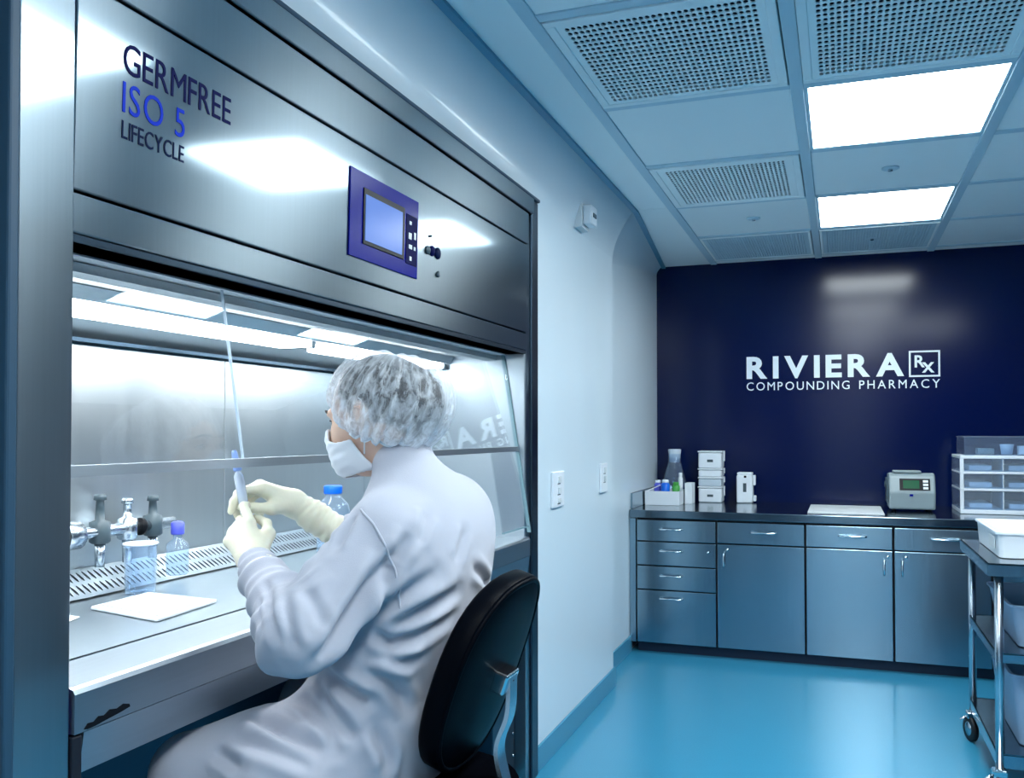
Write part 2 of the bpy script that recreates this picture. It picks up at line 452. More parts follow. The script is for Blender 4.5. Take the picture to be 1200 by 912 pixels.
#BODY
# ------------------------------------------------------------------ the room
XW = -1.165; XR = -1.25; YB = 6.53; ZC = 2.57; XE = 1.9; YS = -1.9; YC = 4.82
def struct(o, label=None): o['kind'] = 'structure'; return o
struct(box('floor', (XR-1.0, YS-0.1, -0.08), (XE+0.1, YB+0.1, 0), 'floor', bev=0))
struct(box('wall_back', (XR-0.2, YB, 0), (XE+0.1, YB+0.1, ZC+0.12), 'navy', bev=0))
wl = struct(box('wall_left', (XW-0.10, 3.47, 0), (XW, YC, ZC), 'wall', bev=0.004))
box('wall_panel', (XW-0.10, 0.9, 2.312), (XW, 3.469, ZC), 'wall', wl, bev=0)
box('wall_panel', (XW-0.10, YS, 0), (XW, 0.90, ZC), 'wall', wl, bev=0)
wr = struct(box('wall_recess', (XR-0.12, YC-0.02, 0), (XR, YB, ZC), 'wall', bev=0.002))
struct(box('wall_right', (XE, YS, 0), (XE+0.1, YB, ZC+0.1), 'wallblue', bev=0))
struct(box('wall_front', (XR-0.2, YS-0.1, 0), (XE+0.1, YS, ZC+0.1), 'navy', bev=0))
dr = struct(box('reflector_door_1', (-0.42, YS, 0), (0.58, YS+0.04, 2.12), 'paper', bev=0.004))  # unseen white door, added to give the steel base units a bright reflection
tube('reflector_door_handle', [(0.47, YS+0.04, 0.95), (0.47, YS+0.085, 0.95), (0.47, YS+0.085, 1.15), (0.47, YS+0.04, 1.15)], 0.009, 'satin', dr, 8)
def cove(name, x, y0, y1, r):
    pts = [(x + r*(k/12)**1.7, ZC-0.25+0.25*k/12) for k in range(13)] + [(x-0.02, ZC), (x-0.02, ZC-0.25)]
    return prism(name, pts, y0, y1, lambda u, v, t: (u, t, v), 'wall', wl if x == XW else wr, smooth=False)
auto_smooth(cove('cove_moulding', XW, YS, YC, 0.115)); cv, cf = [], []
for q in range(13):
    y_ = YC + (YB-YC)*q/12; r_ = 0.20 + (0.035-0.20)*q/12
    for k in range(13):
        hh = 0.25 + (0.05-0.25)*q/12; cv.append((XR + r_*(k/12)**1.7, y_, ZC - hh + hh*k/12))
for q in range(12):
    for k in range(12): cf.append([q*13+k, q*13+k+1, (q+1)*13+k+1, (q+1)*13+k])
n_ = len(cv); cv += [(XR-0.02, YC, ZC), (XR-0.02, YB, ZC)]
cf += [[n_]+list(range(13)), [n_+1]+[12*13+k for k in range(13)][::-1]]
mesh_obj('cove_moulding', cv, cf, 'wall', wr, True)
tp = [(XW+0.129, YS), (XW+0.129, YC), (XR+0.05, YB)]
trm = [(x_-0.013, y_) for x_, y_ in tp]+[(x_+0.015, y_) for x_, y_ in reversed(tp)]
struct(prism('trim_1', trm, ZC-0.012, ZC-0.0005, lambda u, v, q: (u, v, q), 'base'))
b1_ = struct(box('baseboard_left', (XW, 3.476, 0), (XW+0.012, YC+0.012, 0.10), 'base', bev=0.004))
struct(box('baseboard_recess', (XR, YC+0.013, 0), (XR+0.012, 5.62, 0.10), 'base', bev=0.004))
struct(box('trim_2', (XR+0.0, YC+0.08, 0.101), (XR+0.014, YC+0.22, 1.34), 'steel_dark', bev=0.002))
# ceiling: slab with its grid bars and lay-in tiles as pieces
ceil = struct(box('ceiling', (XR-0.2, YS-0.1, ZC+0.10), (XE+0.1, YB+0.1, ZC+0.16), 'ceil', bev=0))
gx = [-0.84, -0.135, 0.565, 1.265]; gy = [2.47 + 0.785*k for k in range(-5, 6)]
GB = 0.022
for x in gx: box('grid_bar', (x-GB, YS, ZC-0.006), (x+GB, YB, ZC+0.03), 'grid', ceil, bev=0.003)
for y in gy:
    for i in range(len(gx)-1):
        box('grid_bar', (gx[i]+GB, y-GB, ZC-0.004), (gx[i+1]-GB, y+GB, ZC+0.03), 'grid', ceil, bev=0.003)
box('ceiling_border', (XR-0.15, YS, ZC), (gx[0]-GB, YC-0.01, ZC+0.03), 'ceil', ceil, bev=0.002)
box('ceiling_border', (XR-0.15, YC-0.004, ZC), (gx[0]-GB, YB, ZC+0.03), 'ceil', ceil, bev=0.002)
box('ceiling_border', (gx[3]+GB, YS, ZC), (XE, YB, ZC+0.03), 'ceil', ceil, bev=0.002)
gy2 = [YS] + gy + [YB]
vent_cells = {(0, 2.47): 1, (1, 2.47): 1, (0, 4.04): 2, (0, 5.61): 3, (1, 5.61): 3}
light_cells = {(1, 3.255), (1, 4.825), (1, 1.685), (1, 0.115), (2, 1.685), (1, -1.455)}
def r3(v): return round(v, 3)
for i in range(3):
    for j in range(len(gy2)-1):
        y0, y1 = gy2[j], gy2[j+1]; k = (i, r3(y0))
        if k in vent_cells or k in light_cells: continue
        a = GB if j > 0 else 0.0; b = GB if j < len(gy2)-2 else 0.0
        if y1-y0 < 0.06: continue
        box('ceiling_tile', (gx[i]+GB, y0+a, ZC), (gx[i+1]-GB, y1-b, ZC+0.025), 'ceil', ceil, bev=0.004)
# ceiling lights
lt_label = {(1, 3.255): 'bright white square ceiling light panel nearest the camera', (1, 4.825): 'bright white square ceiling light panel nearest the navy wall'}
first = None
for (i, y0) in sorted(light_cells, key=lambda q: -q[1]):
    cx = (gx[i]+gx[i+1])/2; y1 = y0+0.785; cy = (y0+y1)/2; hx = (gx[i+1]-gx[i])/2-GB; hy = 0.785/2-GB
    lab = lt_label.get((i, y0)) or {(1, 1.685): 'ceiling light panel out of frame above the seated person', (2, 1.685): 'ceiling light panel out of frame at the far right',
        (1, 0.115): 'ceiling light panel directly above the camera', (1, -1.455): 'ceiling light panel behind the camera by the added door'}[(i, y0)]
    if first is None:
        t = thing('ceiling_light', lab, 'ceiling light', (cx, cy, ZC), 'ceiling light panels'); first = t
        for (a, b, c, d) in ((-hx, -hy, hx, -hy+0.014), (-hx, hy-0.014, hx, hy), (-hx, -hy+0.014, -hx+0.014, hy-0.014), (hx-0.014, -hy+0.014, hx, hy-0.014)):
            box('frame', (cx+a, cy+b, ZC-0.003), (cx+c, cy+d, ZC+0.04), 'grid', t, bev=0.002)
        box('diffuser', (cx-hx+0.015, cy-hy+0.015, ZC+0.004), (cx+hx-0.015, cy+hy-0.015, ZC+0.012), 'diffuser', t, bev=0)
        box('housing', (cx-hx, cy-hy, ZC+0.04), (cx+hx, cy+hy, ZC+0.09), 'ceil', t, bev=0)
    else:
        t = copy_tree(first, None, (cx, cy, ZC)); t['label'] = lab
# ceiling vents
vlab = {(0, 2.47): 'large perforated ceiling vent with black holes above the steel hood', (1, 2.47): 'perforated ceiling vent in front of the nearest light panel',
        (0, 4.04): 'smaller slotted ceiling vent between two plain tiles', (0, 5.61): 'finely perforated ceiling panel at the navy wall, left one', (1, 5.61): 'finely perforated ceiling panel at the navy wall behind the far light'}
vw, vh = 0.70-2*GB-0.004, 0.785-2*GB-0.004
pv = {1: perforated(vw-0.06, vh-0.06, 30, 20, 0.80, 0.80, 0.02), 2: perforated(vw-0.06, vh-0.06, 28, 20, 0.62, 0.94, 0.03), 3: perforated(vw-0.03, vh-0.03, 38, 30, 0.5, 0.7, 0.02)}
pm = {}
for (i, y0), k in vent_cells.items():
    cx = (gx[i]+gx[i+1])/2; hh = vh
    cy = y0+0.785/2
    t = thing('ceiling_vent', vlab[(i, y0)], 'ceiling vent', (cx, cy, ZC), 'perforated ceiling vents')
    v, f = pv[k]
    if k not in pm:
        o = mesh_obj('perforated_plate', [(p[0]+cx, p[1]+cy, p[2]+ZC-0.006) for p in v], f, 'ceil' if k != 3 else 'grid', t, org=(cx, cy, ZC-0.006)); pm[k] = o.data
    else:
        o = bpy.data.objects.new('perforated_plate', pm[k]); C.objects.link(o); o.parent = t; o.location = (0, 0, -0.006); WP[o] = Vector((cx, cy, ZC-0.006))
    fw = 0.03 if k != 3 else 0.015
    for (a, b, c, d) in ((-vw/2, -vh/2, vw/2, -vh/2+fw), (-vw/2, vh/2-fw, vw/2, vh/2), (-vw/2, -vh/2+fw, -vw/2+fw, vh/2-fw), (vw/2-fw, -vh/2+fw, vw/2, vh/2-fw)):
        box('frame', (cx+a, cy+b, ZC-0.009), (cx+c, cy+d, ZC+0.03), 'ceil', t, bev=0.003)
    box('plenum', (cx-vw/2+0.003, cy-vh/2+0.003, ZC+0.031), (cx+vw/2-0.003, cy+vh/2-0.003, ZC+0.06), 'ventdark', t, bev=0)
# far strip and sprinklers
def sprinkler(x, y, lab):
    t = thing('ceiling_sprinkler', lab, 'sprinkler', (x, y, ZC-0.02), 'ceiling sprinklers')
    lathe('cover_plate', [(0.034, 0), (0.038, 0.002), (0.038, 0.007), (0.02, 0.0075)], (x, y, ZC-0.0075), 'grid', t, 24)
    lathe('nozzle', [(0.010, 0), (0.010, 0.008)], (x, y, ZC-0.0155), 'satin', t, 12)
sprinkler(-0.45, 5.2, 'small round sprinkler cover on plain tile beyond the slotted vent')
sprinkler(0.22, 4.42, 'small round sprinkler cover between the two bright light panels')
sprinkler(0.19, 5.98, 'small round sprinkler in the perforated panel behind the far light')

# wall fittings
def wall_plate(y0, y1, z0, z1, lab, toggles):
    t = thing('wall_switch', lab, 'wall switch', (XW, (y0+y1)/2, z0), 'wall switch plates')
    box('plate', (XW, y0, z0), (XW+0.012, y1, z1), 'white', t, bev=0.004)
    for (zz, s) in toggles:
        box('toggle', (XW+0.012, (y0+y1)/2-0.014, zz-s), (XW+0.02, (y0+y1)/2+0.014, zz+s), 'offwhite', t, bev=0.002)
        box('slot', (XW+0.0121, (y0+y1)/2-0.02, zz-s-0.006), (XW+0.0135, (y0+y1)/2+0.02, zz-s-0.002), 'greyd', t, bev=0)
wall_plate(3.695, 3.86, 1.045, 1.20, 'white switch plate on the pale wall nearest the steel hood', [(1.165, 0.014), (1.118, 0.014), (1.075, 0.01)])
wall_plate(4.52, 4.65, 1.06, 1.21, 'white switch plate on the pale wall farther from the hood', [(1.175, 0.014), (1.13, 0.014)])
XW0 = XW; XW = XW+0.026
t = thing('wall_sensor', 'small white box sensor high on the pale wall', 'sensor', (XW, 4.12, 2.33))
box('bracket', (XW-0.026, 4.06, 2.33), (XW+0.012, 4.19, 2.50-0.055), 'offwhite', t, bev=0.003)
box('housing', (XW+0.012, 4.075, 2.345), (XW+0.055, 4.18, 2.435), 'white', t, bev=0.008)
box('lens', (XW+0.055, 4.10, 2.38), (XW+0.06, 4.15, 2.40), 'greyd', t, bev=0.002)
XW = XW0

# ------------------------------------------------------------------ wall sign
def sg(u, v, w_): return (u, YB-0.0005-w_, v)
t = thing('wall_sign', 'white RIVIERA RX lettering on the navy wall', 'sign', (0, YB, 1.66))
text_row('RIVIERA', 1.015, 0.147, lambda u, v, w_: sg(u-0.617, v+1.752, w_), 'signwhite', t, 0.17, bold=0.035, thick=0.008)
text_row('COMPOUNDING PHARMACY', 1.232, 0.056, lambda u, v, w_: sg(u-0.617, v+1.664, w_), 'signwhite', t, 0.24, 0.55, thick=0.006)
for (a, b, c, d) in ((0.428, 1.737, 0.616, 1.748), (0.428, 1.899, 0.616, 1.910), (0.428, 1.748, 0.439, 1.899), (0.605, 1.748, 0.616, 1.899)):
    box('frame_bar', (a, YB-0.008, b), (c, YB-0.0005, d), 'signwhite', t, bev=0)
text_row('R', 0.062, 0.078, lambda u, v, w_: sg(u+0.463, v+1.802, w_), 'signwhite', t, thick=0.006, bold=0.02)
text_row('x', 0.075, 0.10, lambda u, v, w_: sg(u+0.507, v+1.766, w_), 'signwhite', t, thick=0.006, bold=0.01)

# ------------------------------------------------------------------ fume hood / isolator cabinet
XF = -1.150; HY0, HY1 = 1.112, 3.335
hood = thing('laminar_flow_hood', 'large stainless steel laminar flow hood built into the left wall', 'flow hood', (-1.5, 2.24, 0))
def hb(name, lo, hi, m='steel_x', bev=0.002, parent=None, **k): return box(name, lo, hi, m, parent or hood, bev, **k)
hb('post', (XW-0.12, 1.005, 0), (XF+0.008, HY0-0.004, 2.296), 'steel_x')
hb('edge_strip', (XW-0.1, 0.985, 0), (XF+0.012, 1.004, 2.296), 'gasket', 0.004)
hb('edge_strip', (XF-0.06, HY0-0.0035, 0.4), (XF+0.002, HY0-0.0005, 2.21), 'panelblue', 0)
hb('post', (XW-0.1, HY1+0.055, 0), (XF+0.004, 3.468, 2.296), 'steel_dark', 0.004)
hb('post', (XW-0.12, HY1+0.003, 0), (XF-0.004, HY1+0.052, 2.23), 'steel_x', 0.002)
hb('top_frame', (XW-0.1, HY0, 2.233), (XF+0.004, HY1+0.052, 2.296), 'steel_x', 0.004)
hb('top_gasket', (XW-0.02, 0.985, 2.297), (XF+0.014, 3.469, 2.311), 'gasket', 0.005)
hb('upper_panel', (XF-0.03, HY0, 2.105), (XF, HY1, 2.226), 'steel_x', 0.003)
dp = hb('display_panel', (XF-0.03, HY0, 1.760), (XF, HY1, 2.099), 'steel_x', 0.003)
hb('lower_band', (XF-0.03, HY0, 1.690), (XF, HY1, 1.755), 'steel_x', 0.003)
hb('panel_backing', (XF-0.06, HY0-0.002, 1.69), (XF-0.032, HY1+0.002, 2.23), 'gap', 0)
hb('header_rail', (XF-0.075, HY0, 1.676), (XF-0.002, HY1, 1.689), 'steel_dark', 0.002)
# lettering
def lt(u, v, w_): return (XF+0.0003+w_, u, v)
text_row('GERMFREE', 0.288, 0.052, lambda u, v, w_: lt(u+1.213, v+1.985, w_), 'ink', hood, 0.10, thick=0.0008)
text_row('ISO 5', 0.155, 0.052, lambda u, v, w_: lt(u+1.213, v+1.917, w_), 'inkblue', hood, 0.14, 0.34, thick=0.0008)
text_row('LIFECYCLE', 0.155, 0.030, lambda u, v, w_: lt(u+1.213, v+1.872, w_), 'inkdark', hood, 0.10, thick=0.0008)
# control panel
cp = hb('control_panel', (XF, 1.968, 1.812), (XF+0.004, 2.353, 2.034), 'panelblue', 0.001)
box('screen_bezel', (XF+0.004, 2.032, 1.852), (XF+0.007, 2.262, 1.996), 'blackp', cp, 0.001)
box('screen', (XF+0.007, 2.040, 1.862), (XF+0.0085, 2.246, 1.980), 'lcd', cp, 0)
box('keypad', (XF+0.004, 2.275, 1.845), (XF+0.006, 2.345, 1.985), 'ink', cp, 0.001)
for (a, b, s, h) in ((2.292, 1.962, 0.012, 0.010), (2.288, 1.925, 0.018, 0.018), (2.322, 1.93, 0.012, 0.02), (2.29, 1.895, 0.02, 0.012), (2.322, 1.894, 0.01, 0.01), (2.296, 1.862, 0.012, 0.012)):
    box('key', (XF+0.006, a, b-h/2), (XF+0.0075, a+s, b+h/2), 'offwhite', cp, 0.0005)
for (a, b, s, h, mm) in ((2.442, 1.955, 0.008, 0.008, 'greyd'), (2.425, 1.91, 0.006, 0.026, 'greyd'), (2.455, 1.913, 0.03, 0.032, 'ink'), (2.495, 1.913, 0.012, 0.036, 'inkdark'), (2.50, 1.85, 0.01, 0.018, 'greyd')):
    lathe('indicator', [(h/2, 0), (h/2, 0.004), (h/2*0.7, 0.007)], (XF, a, b), mm, hood, 12, (1, 0, 0))
# the fascia leans out very slightly towards its top
def lean(o):
    if o.name.split('.')[0] in ('post', 'edge_strip', 'top_gasket', 'panel_backing', 'header_rail', 'lower_band'): return
    base = WP[o]
    for v_ in o.data.vertices: v_.co.x += max(0.0, v_.co.z + base.z - 1.76) * 0.0225
    for c_ in o.children: lean(c_)
for o_ in list(hood.children): lean(o_)
# chamber
XBk = -1.86; ZW = 0.955
seam = [HY0, 1.62, 2.42, HY1]
for k in range(3): hb('rear_panel', (XBk-0.02, seam[k]+0.0015, ZW), (XBk, seam[k+1]-0.0015, 1.60), 'steel_in', 0.002)
hb('side_wall', (XBk, HY1-0.012, ZW), (XF-0.004, HY1, 1.688), 'steel_deck', 0.002)
hb('side_wall', (XBk, HY0, ZW), (XF-0.11, HY0+0.012, 1.688), 'steel_in', 0.002)
def hp(name, pts, m, bev=0.0, y0=HY0+0.013, y1=HY1-0.013): return prism(name, pts, y0, y1, lambda u, v, q: (u, q, v), m, hood, bev)
hp('chamber_ceiling', [(XF-0.08, 1.674), (XF-0.08, 1.684), (-1.65, 1.684), (XBk, 1.628), (XBk, 1.618), (-1.65, 1.672)], 'steel_soft')
hp('rear_ledge', [(XBk, 1.602), (XBk, 1.617), (XBk+0.045, 1.612), (XBk+0.045, 1.602)], 'steel_dark')
hp('lamp_reflector', [(-1.62, 1.671), (-1.60, 1.644), (-1.47, 1.644), (-1.45, 1.671)], 'steel_soft')
hp('front_baffle', [(-1.33, 1.672), (-1.33, 1.655), (-1.30, 1.650), (-1.27, 1.655), (-1.27, 1.672)], 'steel_soft')
for (a, b) in ((HY0+0.02, 2.33), (2.47, HY1-0.05)):
    lo = hb('lamp_tube', (-1.59, a, 1.624), (-1.48, b, 1.643), 'lamp', 0.006)
    hb('lamp_end', (-1.592, b, 1.622), (-1.478, b+0.02, 1.643), 'steel_in', 0.004)
# deck, front lip and rear grille
hb('work_surface', (XBk, HY0, ZW-0.03), (-1.305, HY1, ZW), 'steel_deck', 0.002)
hb('seal_strip', (-1.305, HY0, ZW-0.02), (-1.292, HY1, ZW+0.008), 'steel_dark', 0.002)
hp('arm_rest', [(-1.291, 0.90), (-1.291, 0.963), (-1.148, 0.966), (-1.139, 0.963), (-1.135, 0.956), (-1.135, 0.894), (-1.16, 0.894)], 'steel_ledge', 0, HY0, HY1)
hp('apron', [(-1.16, 0.8925), (-1.136, 0.8925), (-1.146, 0.826), (-1.30, 0.826), (-1.30, 0.84), (-1.16, 0.84)], 'steel_ledge', 0, HY0+0.02, HY1)
hb('end_bracket', (-1.30, HY0-0.002, 0.80), (-1.137, HY0+0.018, 0.89), 'gap', 0.003)
prism('scuff_mark', [(1.130, 0.8975), (1.138, 0.905), (1.150, 0.904), (1.160, 0.910), (1.172, 0.908), (1.184, 0.914), (1.200, 0.911), (1.214, 0.915), (1.228, 0.911), (1.230, 0.906), (1.212, 0.903), (1.195, 0.901), (1.176, 0.899), (1.155, 0.8965), (1.138, 0.8955)], -1.1352, -1.1342, lambda u, v_, q: (q, u, v_), 'blackp', hood)
v, f = perforated(2.12, 0.11, 110, 2, 0.46, 0.8, 0.008, 0.003)
d0 = Vector((0.10, 0, -0.062)).normalized(); nrm = Vector((0.062, 0, 0.10)).normalized()
cG = Vector((-1.808, 2.235, ZW+0.034))
gv = [cG + Vector((0, 1, 0))*p[0] + d0*p[1] - nrm*p[2] for p in v]
g = mesh_obj('rear_grille', gv, f, 'steel_deck', hood)
mesh_obj('grille_backing', [cG + Vector((0, 1, 0))*a + d0*b - nrm*0.012 for a, b in ((-1.07, -0.055), (1.07, -0.055), (1.07, 0.04), (-1.07, 0.04))], [[0, 1, 2, 3]], 'gap', hood)
# sash (tilted glass), bar and guide rails
def sashx(z): return -1.245 + (1.674 - z) * 0.158
def slab(name, y0, y1, z0, z1, th, m, off=0.0):
    pts = [(sashx(z0)+off, z0), (sashx(z0)+off+th, z0), (sashx(z1)+off+th, z1), (sashx(z1)+off, z1)]
    return prism(name, pts, y0, y1, lambda u, v_, q: (u, q, v_), m, hood, 0)
slab('sash_glass', HY0+0.002, 1.600, 1.316, 1.674, 0.006, 'glass')
slab('sash_glass', 1.604, HY1-0.02, 1.316, 1.674, 0.006, 'glass')
slab('glass_joint', 1.601, 1.603, 1.316, 1.674, 0.007, 'frost')
slab('sash_bar', HY0+0.002, HY1-0.02, 1.297, 1.3155, 0.016, 'steel_ledge', -0.004)
slab('guide_rail', HY1-0.019, HY1-0.013, 0.985, 1.674, 0.014, 'glass_edge', -0.004)
slab('side_glass', HY1-0.30, HY1-0.021, 1.012, 1.296, 0.005, 'glass')
slab('side_glass_edge', HY1-0.30, HY1-0.021, 1.006, 1.0118, 0.006, 'glass_edge')
# under the bench
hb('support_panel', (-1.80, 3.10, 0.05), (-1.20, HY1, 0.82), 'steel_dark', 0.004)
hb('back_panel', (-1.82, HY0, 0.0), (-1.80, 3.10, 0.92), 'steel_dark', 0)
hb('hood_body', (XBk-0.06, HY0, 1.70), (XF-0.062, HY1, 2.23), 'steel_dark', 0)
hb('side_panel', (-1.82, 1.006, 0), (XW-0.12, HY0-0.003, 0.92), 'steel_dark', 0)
for k in range(9):
    lathe('rivet', [(0.006, 0), (0.004, 0.003)], (-1.20, 3.318, 0.80-0.085*k), 'chrome', hood, 8, (1, 0, 0))

# things in the hood
tr = thing('white_pad', 'white rectangular absorbent pad lying on the hood deck', 'pad', (-1.53, 1.75, ZW))
def quadslab(name, pts, z0, z1, m, par, bev=0.004):
    return prism(name, pts, z0, z1, lambda u, v_, q: (u, v_, q), m, par, bev)
quadslab('pad', [(-1.65, 1.66), (-1.66, 1.86), (-1.43, 1.835), (-1.405, 1.60)], ZW+0.001, ZW+0.009, 'paper', tr, 0.003)
quadslab('rim', [(-1.635, 1.675), (-1.645, 1.845), (-1.445, 1.82), (-1.42, 1.62)], ZW+0.0092, ZW+0.012, 'white', tr, 0.001)
o = quadslab('paper_wipe', [(-1.70, 1.35), (-1.72, 1.60), (-1.60, 1.58), (-1.53, 1.38)], ZW+0.001, ZW+0.004, 'paper', None, 0.0015)
tag(o, 'thin white wipe on the deck left of the square pad', 'wipe')
bt = thing('reagent_bottle', 'clear square-shouldered bottle with blue cap inside the hood', 'bottle', (-1.46, 2.42, ZW))
bc = (-1.46, 2.42, ZW+0.001)
lathe('glass_body', [(0.044, 0), (0.05, 0.006), (0.051, 0.172), (0.047, 0.194), (0.03, 0.212), (0.024, 0.218), (0.024, 0.230)], bc, 'clear', bt, 28)
lathe('liquid', [(0.046, 0.004), (0.047, 0.148), (0.043, 0.150)], bc, 'water', bt, 28)
lathe('cap', [(0.027, 0), (0.028, 0.003), (0.028, 0.022), (0.026, 0.025)], (-1.46, 2.42, ZW+0.228), 'blue', bt, 24)
# valve manifold at the rear wall
mf = thing('valve_manifold', 'steel valve manifold with black knob at the left end of the hood', 'valve manifold', (-1.78, 1.85, ZW+0.08))
zm = 1.115
tube('pipe', [(-1.79, 1.50, zm), (-1.79, 2.10, zm)], 0.016, 'satin', mf, 14)
lathe('knob', [(0.045, 0), (0.05, 0.01), (0.05, 0.03), (0.02, 0.04)], (-1.79, 1.66, zm), 'blackp', mf, 20, (0, 1, 0))
lathe('coupling', [(0.034, 0), (0.036, 0.004), (0.036, 0.05), (0.026, 0.056)], (-1.79, 1.705, zm), 'satin', mf, 16, (0, 1, 0))
for (yy, hh, mm) in ((1.83, 0.05, 'greyd'), (1.925, 0.035, 'satin'), (2.02, 0.035, 'greyd')):
    lathe('valve_body', [(0.020, -0.03), (0.026, -0.025), (0.026, 0.025), (0.012, 0.03), (0.010, 0.03+hh), (0.016, 0.032+hh), (0.014, 0.045+hh)], (-1.79, yy, zm), mm, mf, 14)
    lathe('outlet', [(0.012, 0), (0.014, 0.06)], (-1.79, yy, zm-0.09), 'satin', mf, 12)
lathe('collar', [(0.024, 0), (0.024, 0.012)], (-1.79, 1.965, zm), 'blackp', mf, 14, (0, 1, 0))
for yy in (1.56, 2.08): tube('standoff', [(-1.859, yy, zm), (-1.79, yy, zm)], 0.012, 'satin', mf, 10)
# clear vial tray and violet-capped device
vt = thing('dispensing_cap_vial', 'small clear vial with violet cap against the hood rear wall', 'vial', (-1.74, 2.13, ZW+0.04))
lathe('body', [(0.026, 0), (0.03, 0.005), (0.03, 0.085), (0.012, 0.10), (0.012, 0.11)], (-1.735, 2.055, ZW+0.021), 'clear', vt, 20)
lathe('cap', [(0.017, 0), (0.018, 0.004), (0.018, 0.032), (0.012, 0.036)], (-1.735, 2.055, ZW+0.132), 'violet', vt, 18)
o = thing('clear_beaker', 'empty clear beaker beside the violet-capped vial', 'beaker', (-1.70, 2.02, ZW))
lathe('wall', [(0.036, 0), (0.038, 0.004), (0.040, 0.12), (0.043, 0.124), (0.038, 0.124), (0.035, 0.008)], (-1.70, 1.875, ZW+0.001), 'clearer', o, 24)
lathe('rim', [(0.040, 0), (0.044, 0.002), (0.044, 0.005), (0.040, 0.007)], (-1.70, 1.875, ZW+0.125), 'white', o, 24)

# ------------------------------------------------------------------ steel base units on the far wall
CF = 5.60; CT = 0.888
ux = [-1.205, -0.712, -0.199, 0.279, 0.78, 1.28]
worktop = thing('steel_worktop', 'long stainless steel worktop with upturned left end along the navy wall', 'worktop', (0, 6.05, 0.838))
box('top_slab', (XR+0.004, CF-0.02, 0.840), (1.30, YB-0.002, CT), 'steel_top', worktop, 0.004)
box('side_splash', (XR+0.002, CF+0.03, CT), (XR+0.014, YB-0.002, CT+0.10), 'steel_y', worktop, 0.003)
o = box('worktop_mat', (-0.19, CF+0.10, CT), (0.24, CF+0.72, CT+0.006), 'offwhite', None, 0.003)
tag(o, 'flat pale mat lying on the steel worktop left of the grey instrument', 'mat')
def pull(par, x, z, w=0.13, vertical=False):
    y = CF-0.002
    if vertical: pts = [(x, y, z), (x, y-0.022, z-0.004), (x, y-0.028, z-0.015), (x, y-0.028, z-w+0.015), (x, y-0.022, z-w+0.004), (x, y, z-w)]
    else: pts = [(x-w/2, y, z), (x-w/2+0.004, y-0.022, z), (x-w/2+0.015, y-0.028, z), (x+w/2-0.015, y-0.028, z), (x+w/2-0.004, y-0.022, z), (x+w/2, y, z)]
    tube('handle', pts, 0.0055, 'chrome', par, 8)
def front(par, name, x0, x1, z0, z1, m='steel_y'):
    return box(name, (x0, CF, z0), (x1, CF+0.02, z1), m, par, 0.003)
ulab = ['steel base unit with four drawers at the left wall', 'steel base unit with one drawer over a single door, second from the left wall',
        'brightest steel base unit, under the pale mat', 'steel base unit under the grey instrument', 'steel base unit behind the trolley']
for k in range(5):
    x0, x1 = ux[k], ux[k+1]
    t = thing('base_cabinet', ulab[k], 'cabinet', ((x0+x1)/2, CF+0.3, 0), 'steel base units under the worktop')
    box('carcass', (x0+0.002, CF+0.022, 0.066), (x1-0.002, YB-0.01, 0.838), 'gap', t, 0)
    box('toe_kick', (x0, CF+0.06, 0), (x1, CF+0.08, 0.065), 'kick', t, 0)
    if k == 0:
        box('filler_strip', (XR+0.003, CF, 0.066), (x0-0.003, CF+0.02, 0.835), 'steel_y', t, 0.002)
        for (z0, z1, hz) in ((0.697, 0.826, 0.772), (0.547, 0.690, 0.638), (0.397, 0.540, 0.485), (0.068, 0.390, 0.345)):
            d = front(t, 'drawer', x0+0.004, x1-0.005, z0, z1); pull(d, (x0+x1)/2-0.03, hz, 0.14)
            if hz in (0.638,): lathe('lock', [(0.008, 0), (0.008, 0.006)], (x1-0.05, CF, hz), 'chrome', d, 10, (0, -1, 0))
    else:
        d = front(t, 'drawer', x0+0.005, x1-0.005, 0.700, 0.826); pull(d, (x0+x1)/2+0.02, 0.770, 0.15)
        d = front(t, 'door', x0+0.005, x1-0.005, 0.068, 0.692)
        hx = x1-0.05 if k == 2 else x0+0.045
        pull(d, hx, 0.645, 0.09, True)
        lathe('lock', [(0.009, 0), (0.009, 0.006)], (hx+0.02, CF, 0.66), 'chrome', d, 10, (0, -1, 0))

# things on the worktop
Z = CT+0.001
t = thing('cardboard_tray', 'open white tray of lab supplies at the left end of the worktop', 'tray', (-1.11, 6.08, Z))
tx0, tx1, ty0, ty1 = -1.228, -1.0, 5.98, 6.26
box('tray_base', (tx0, ty0, Z), (tx1, ty1, Z+0.006), 'white', t, 0.001)
for (a, b, c, d) in ((tx0, ty0, tx1, ty0+0.006), (tx0, ty1-0.006, tx1, ty1), (tx0, ty0+0.006, tx0+0.006, ty1-0.006), (tx1-0.006, ty0+0.006, tx1, ty1-0.006)):
    box('tray_side', (a, b, Z+0.006), (c, d, Z+0.092), 'white', t, 0.001)
def upright(name, x, y, r, h, m, lab, cat, capm=None, z0=Z+0.007):
    q = thing(name, lab, cat, (x, y, z0))
    lathe('body', [(r*0.9, 0), (r, 0.004), (r, h*0.8), (r*0.7, h*0.86), (r*0.6, h*0.87)], (x, y, z0), m, q, 16)
    lathe('cap', [(r*0.72, 0), (r*0.75, 0.003), (r*0.75, h*0.12), (r*0.6, h*0.13)], (x, y, z0+h*0.871), capm or 'white', q, 16)
upright('blue_bottle', -1.115, 6.11, 0.030, 0.155, 'blue', 'small blue bottle in the white tray', 'bottle')
upright('spray_bottle', -1.175, 6.16, 0.026, 0.15, 'violet', 'small pale blue bottle behind the blue one in the tray', 'bottle')
upright('green_bottle', -1.045, 6.12, 0.026, 0.14, 'green', 'small green bottle in the white tray', 'bottle', 'green')
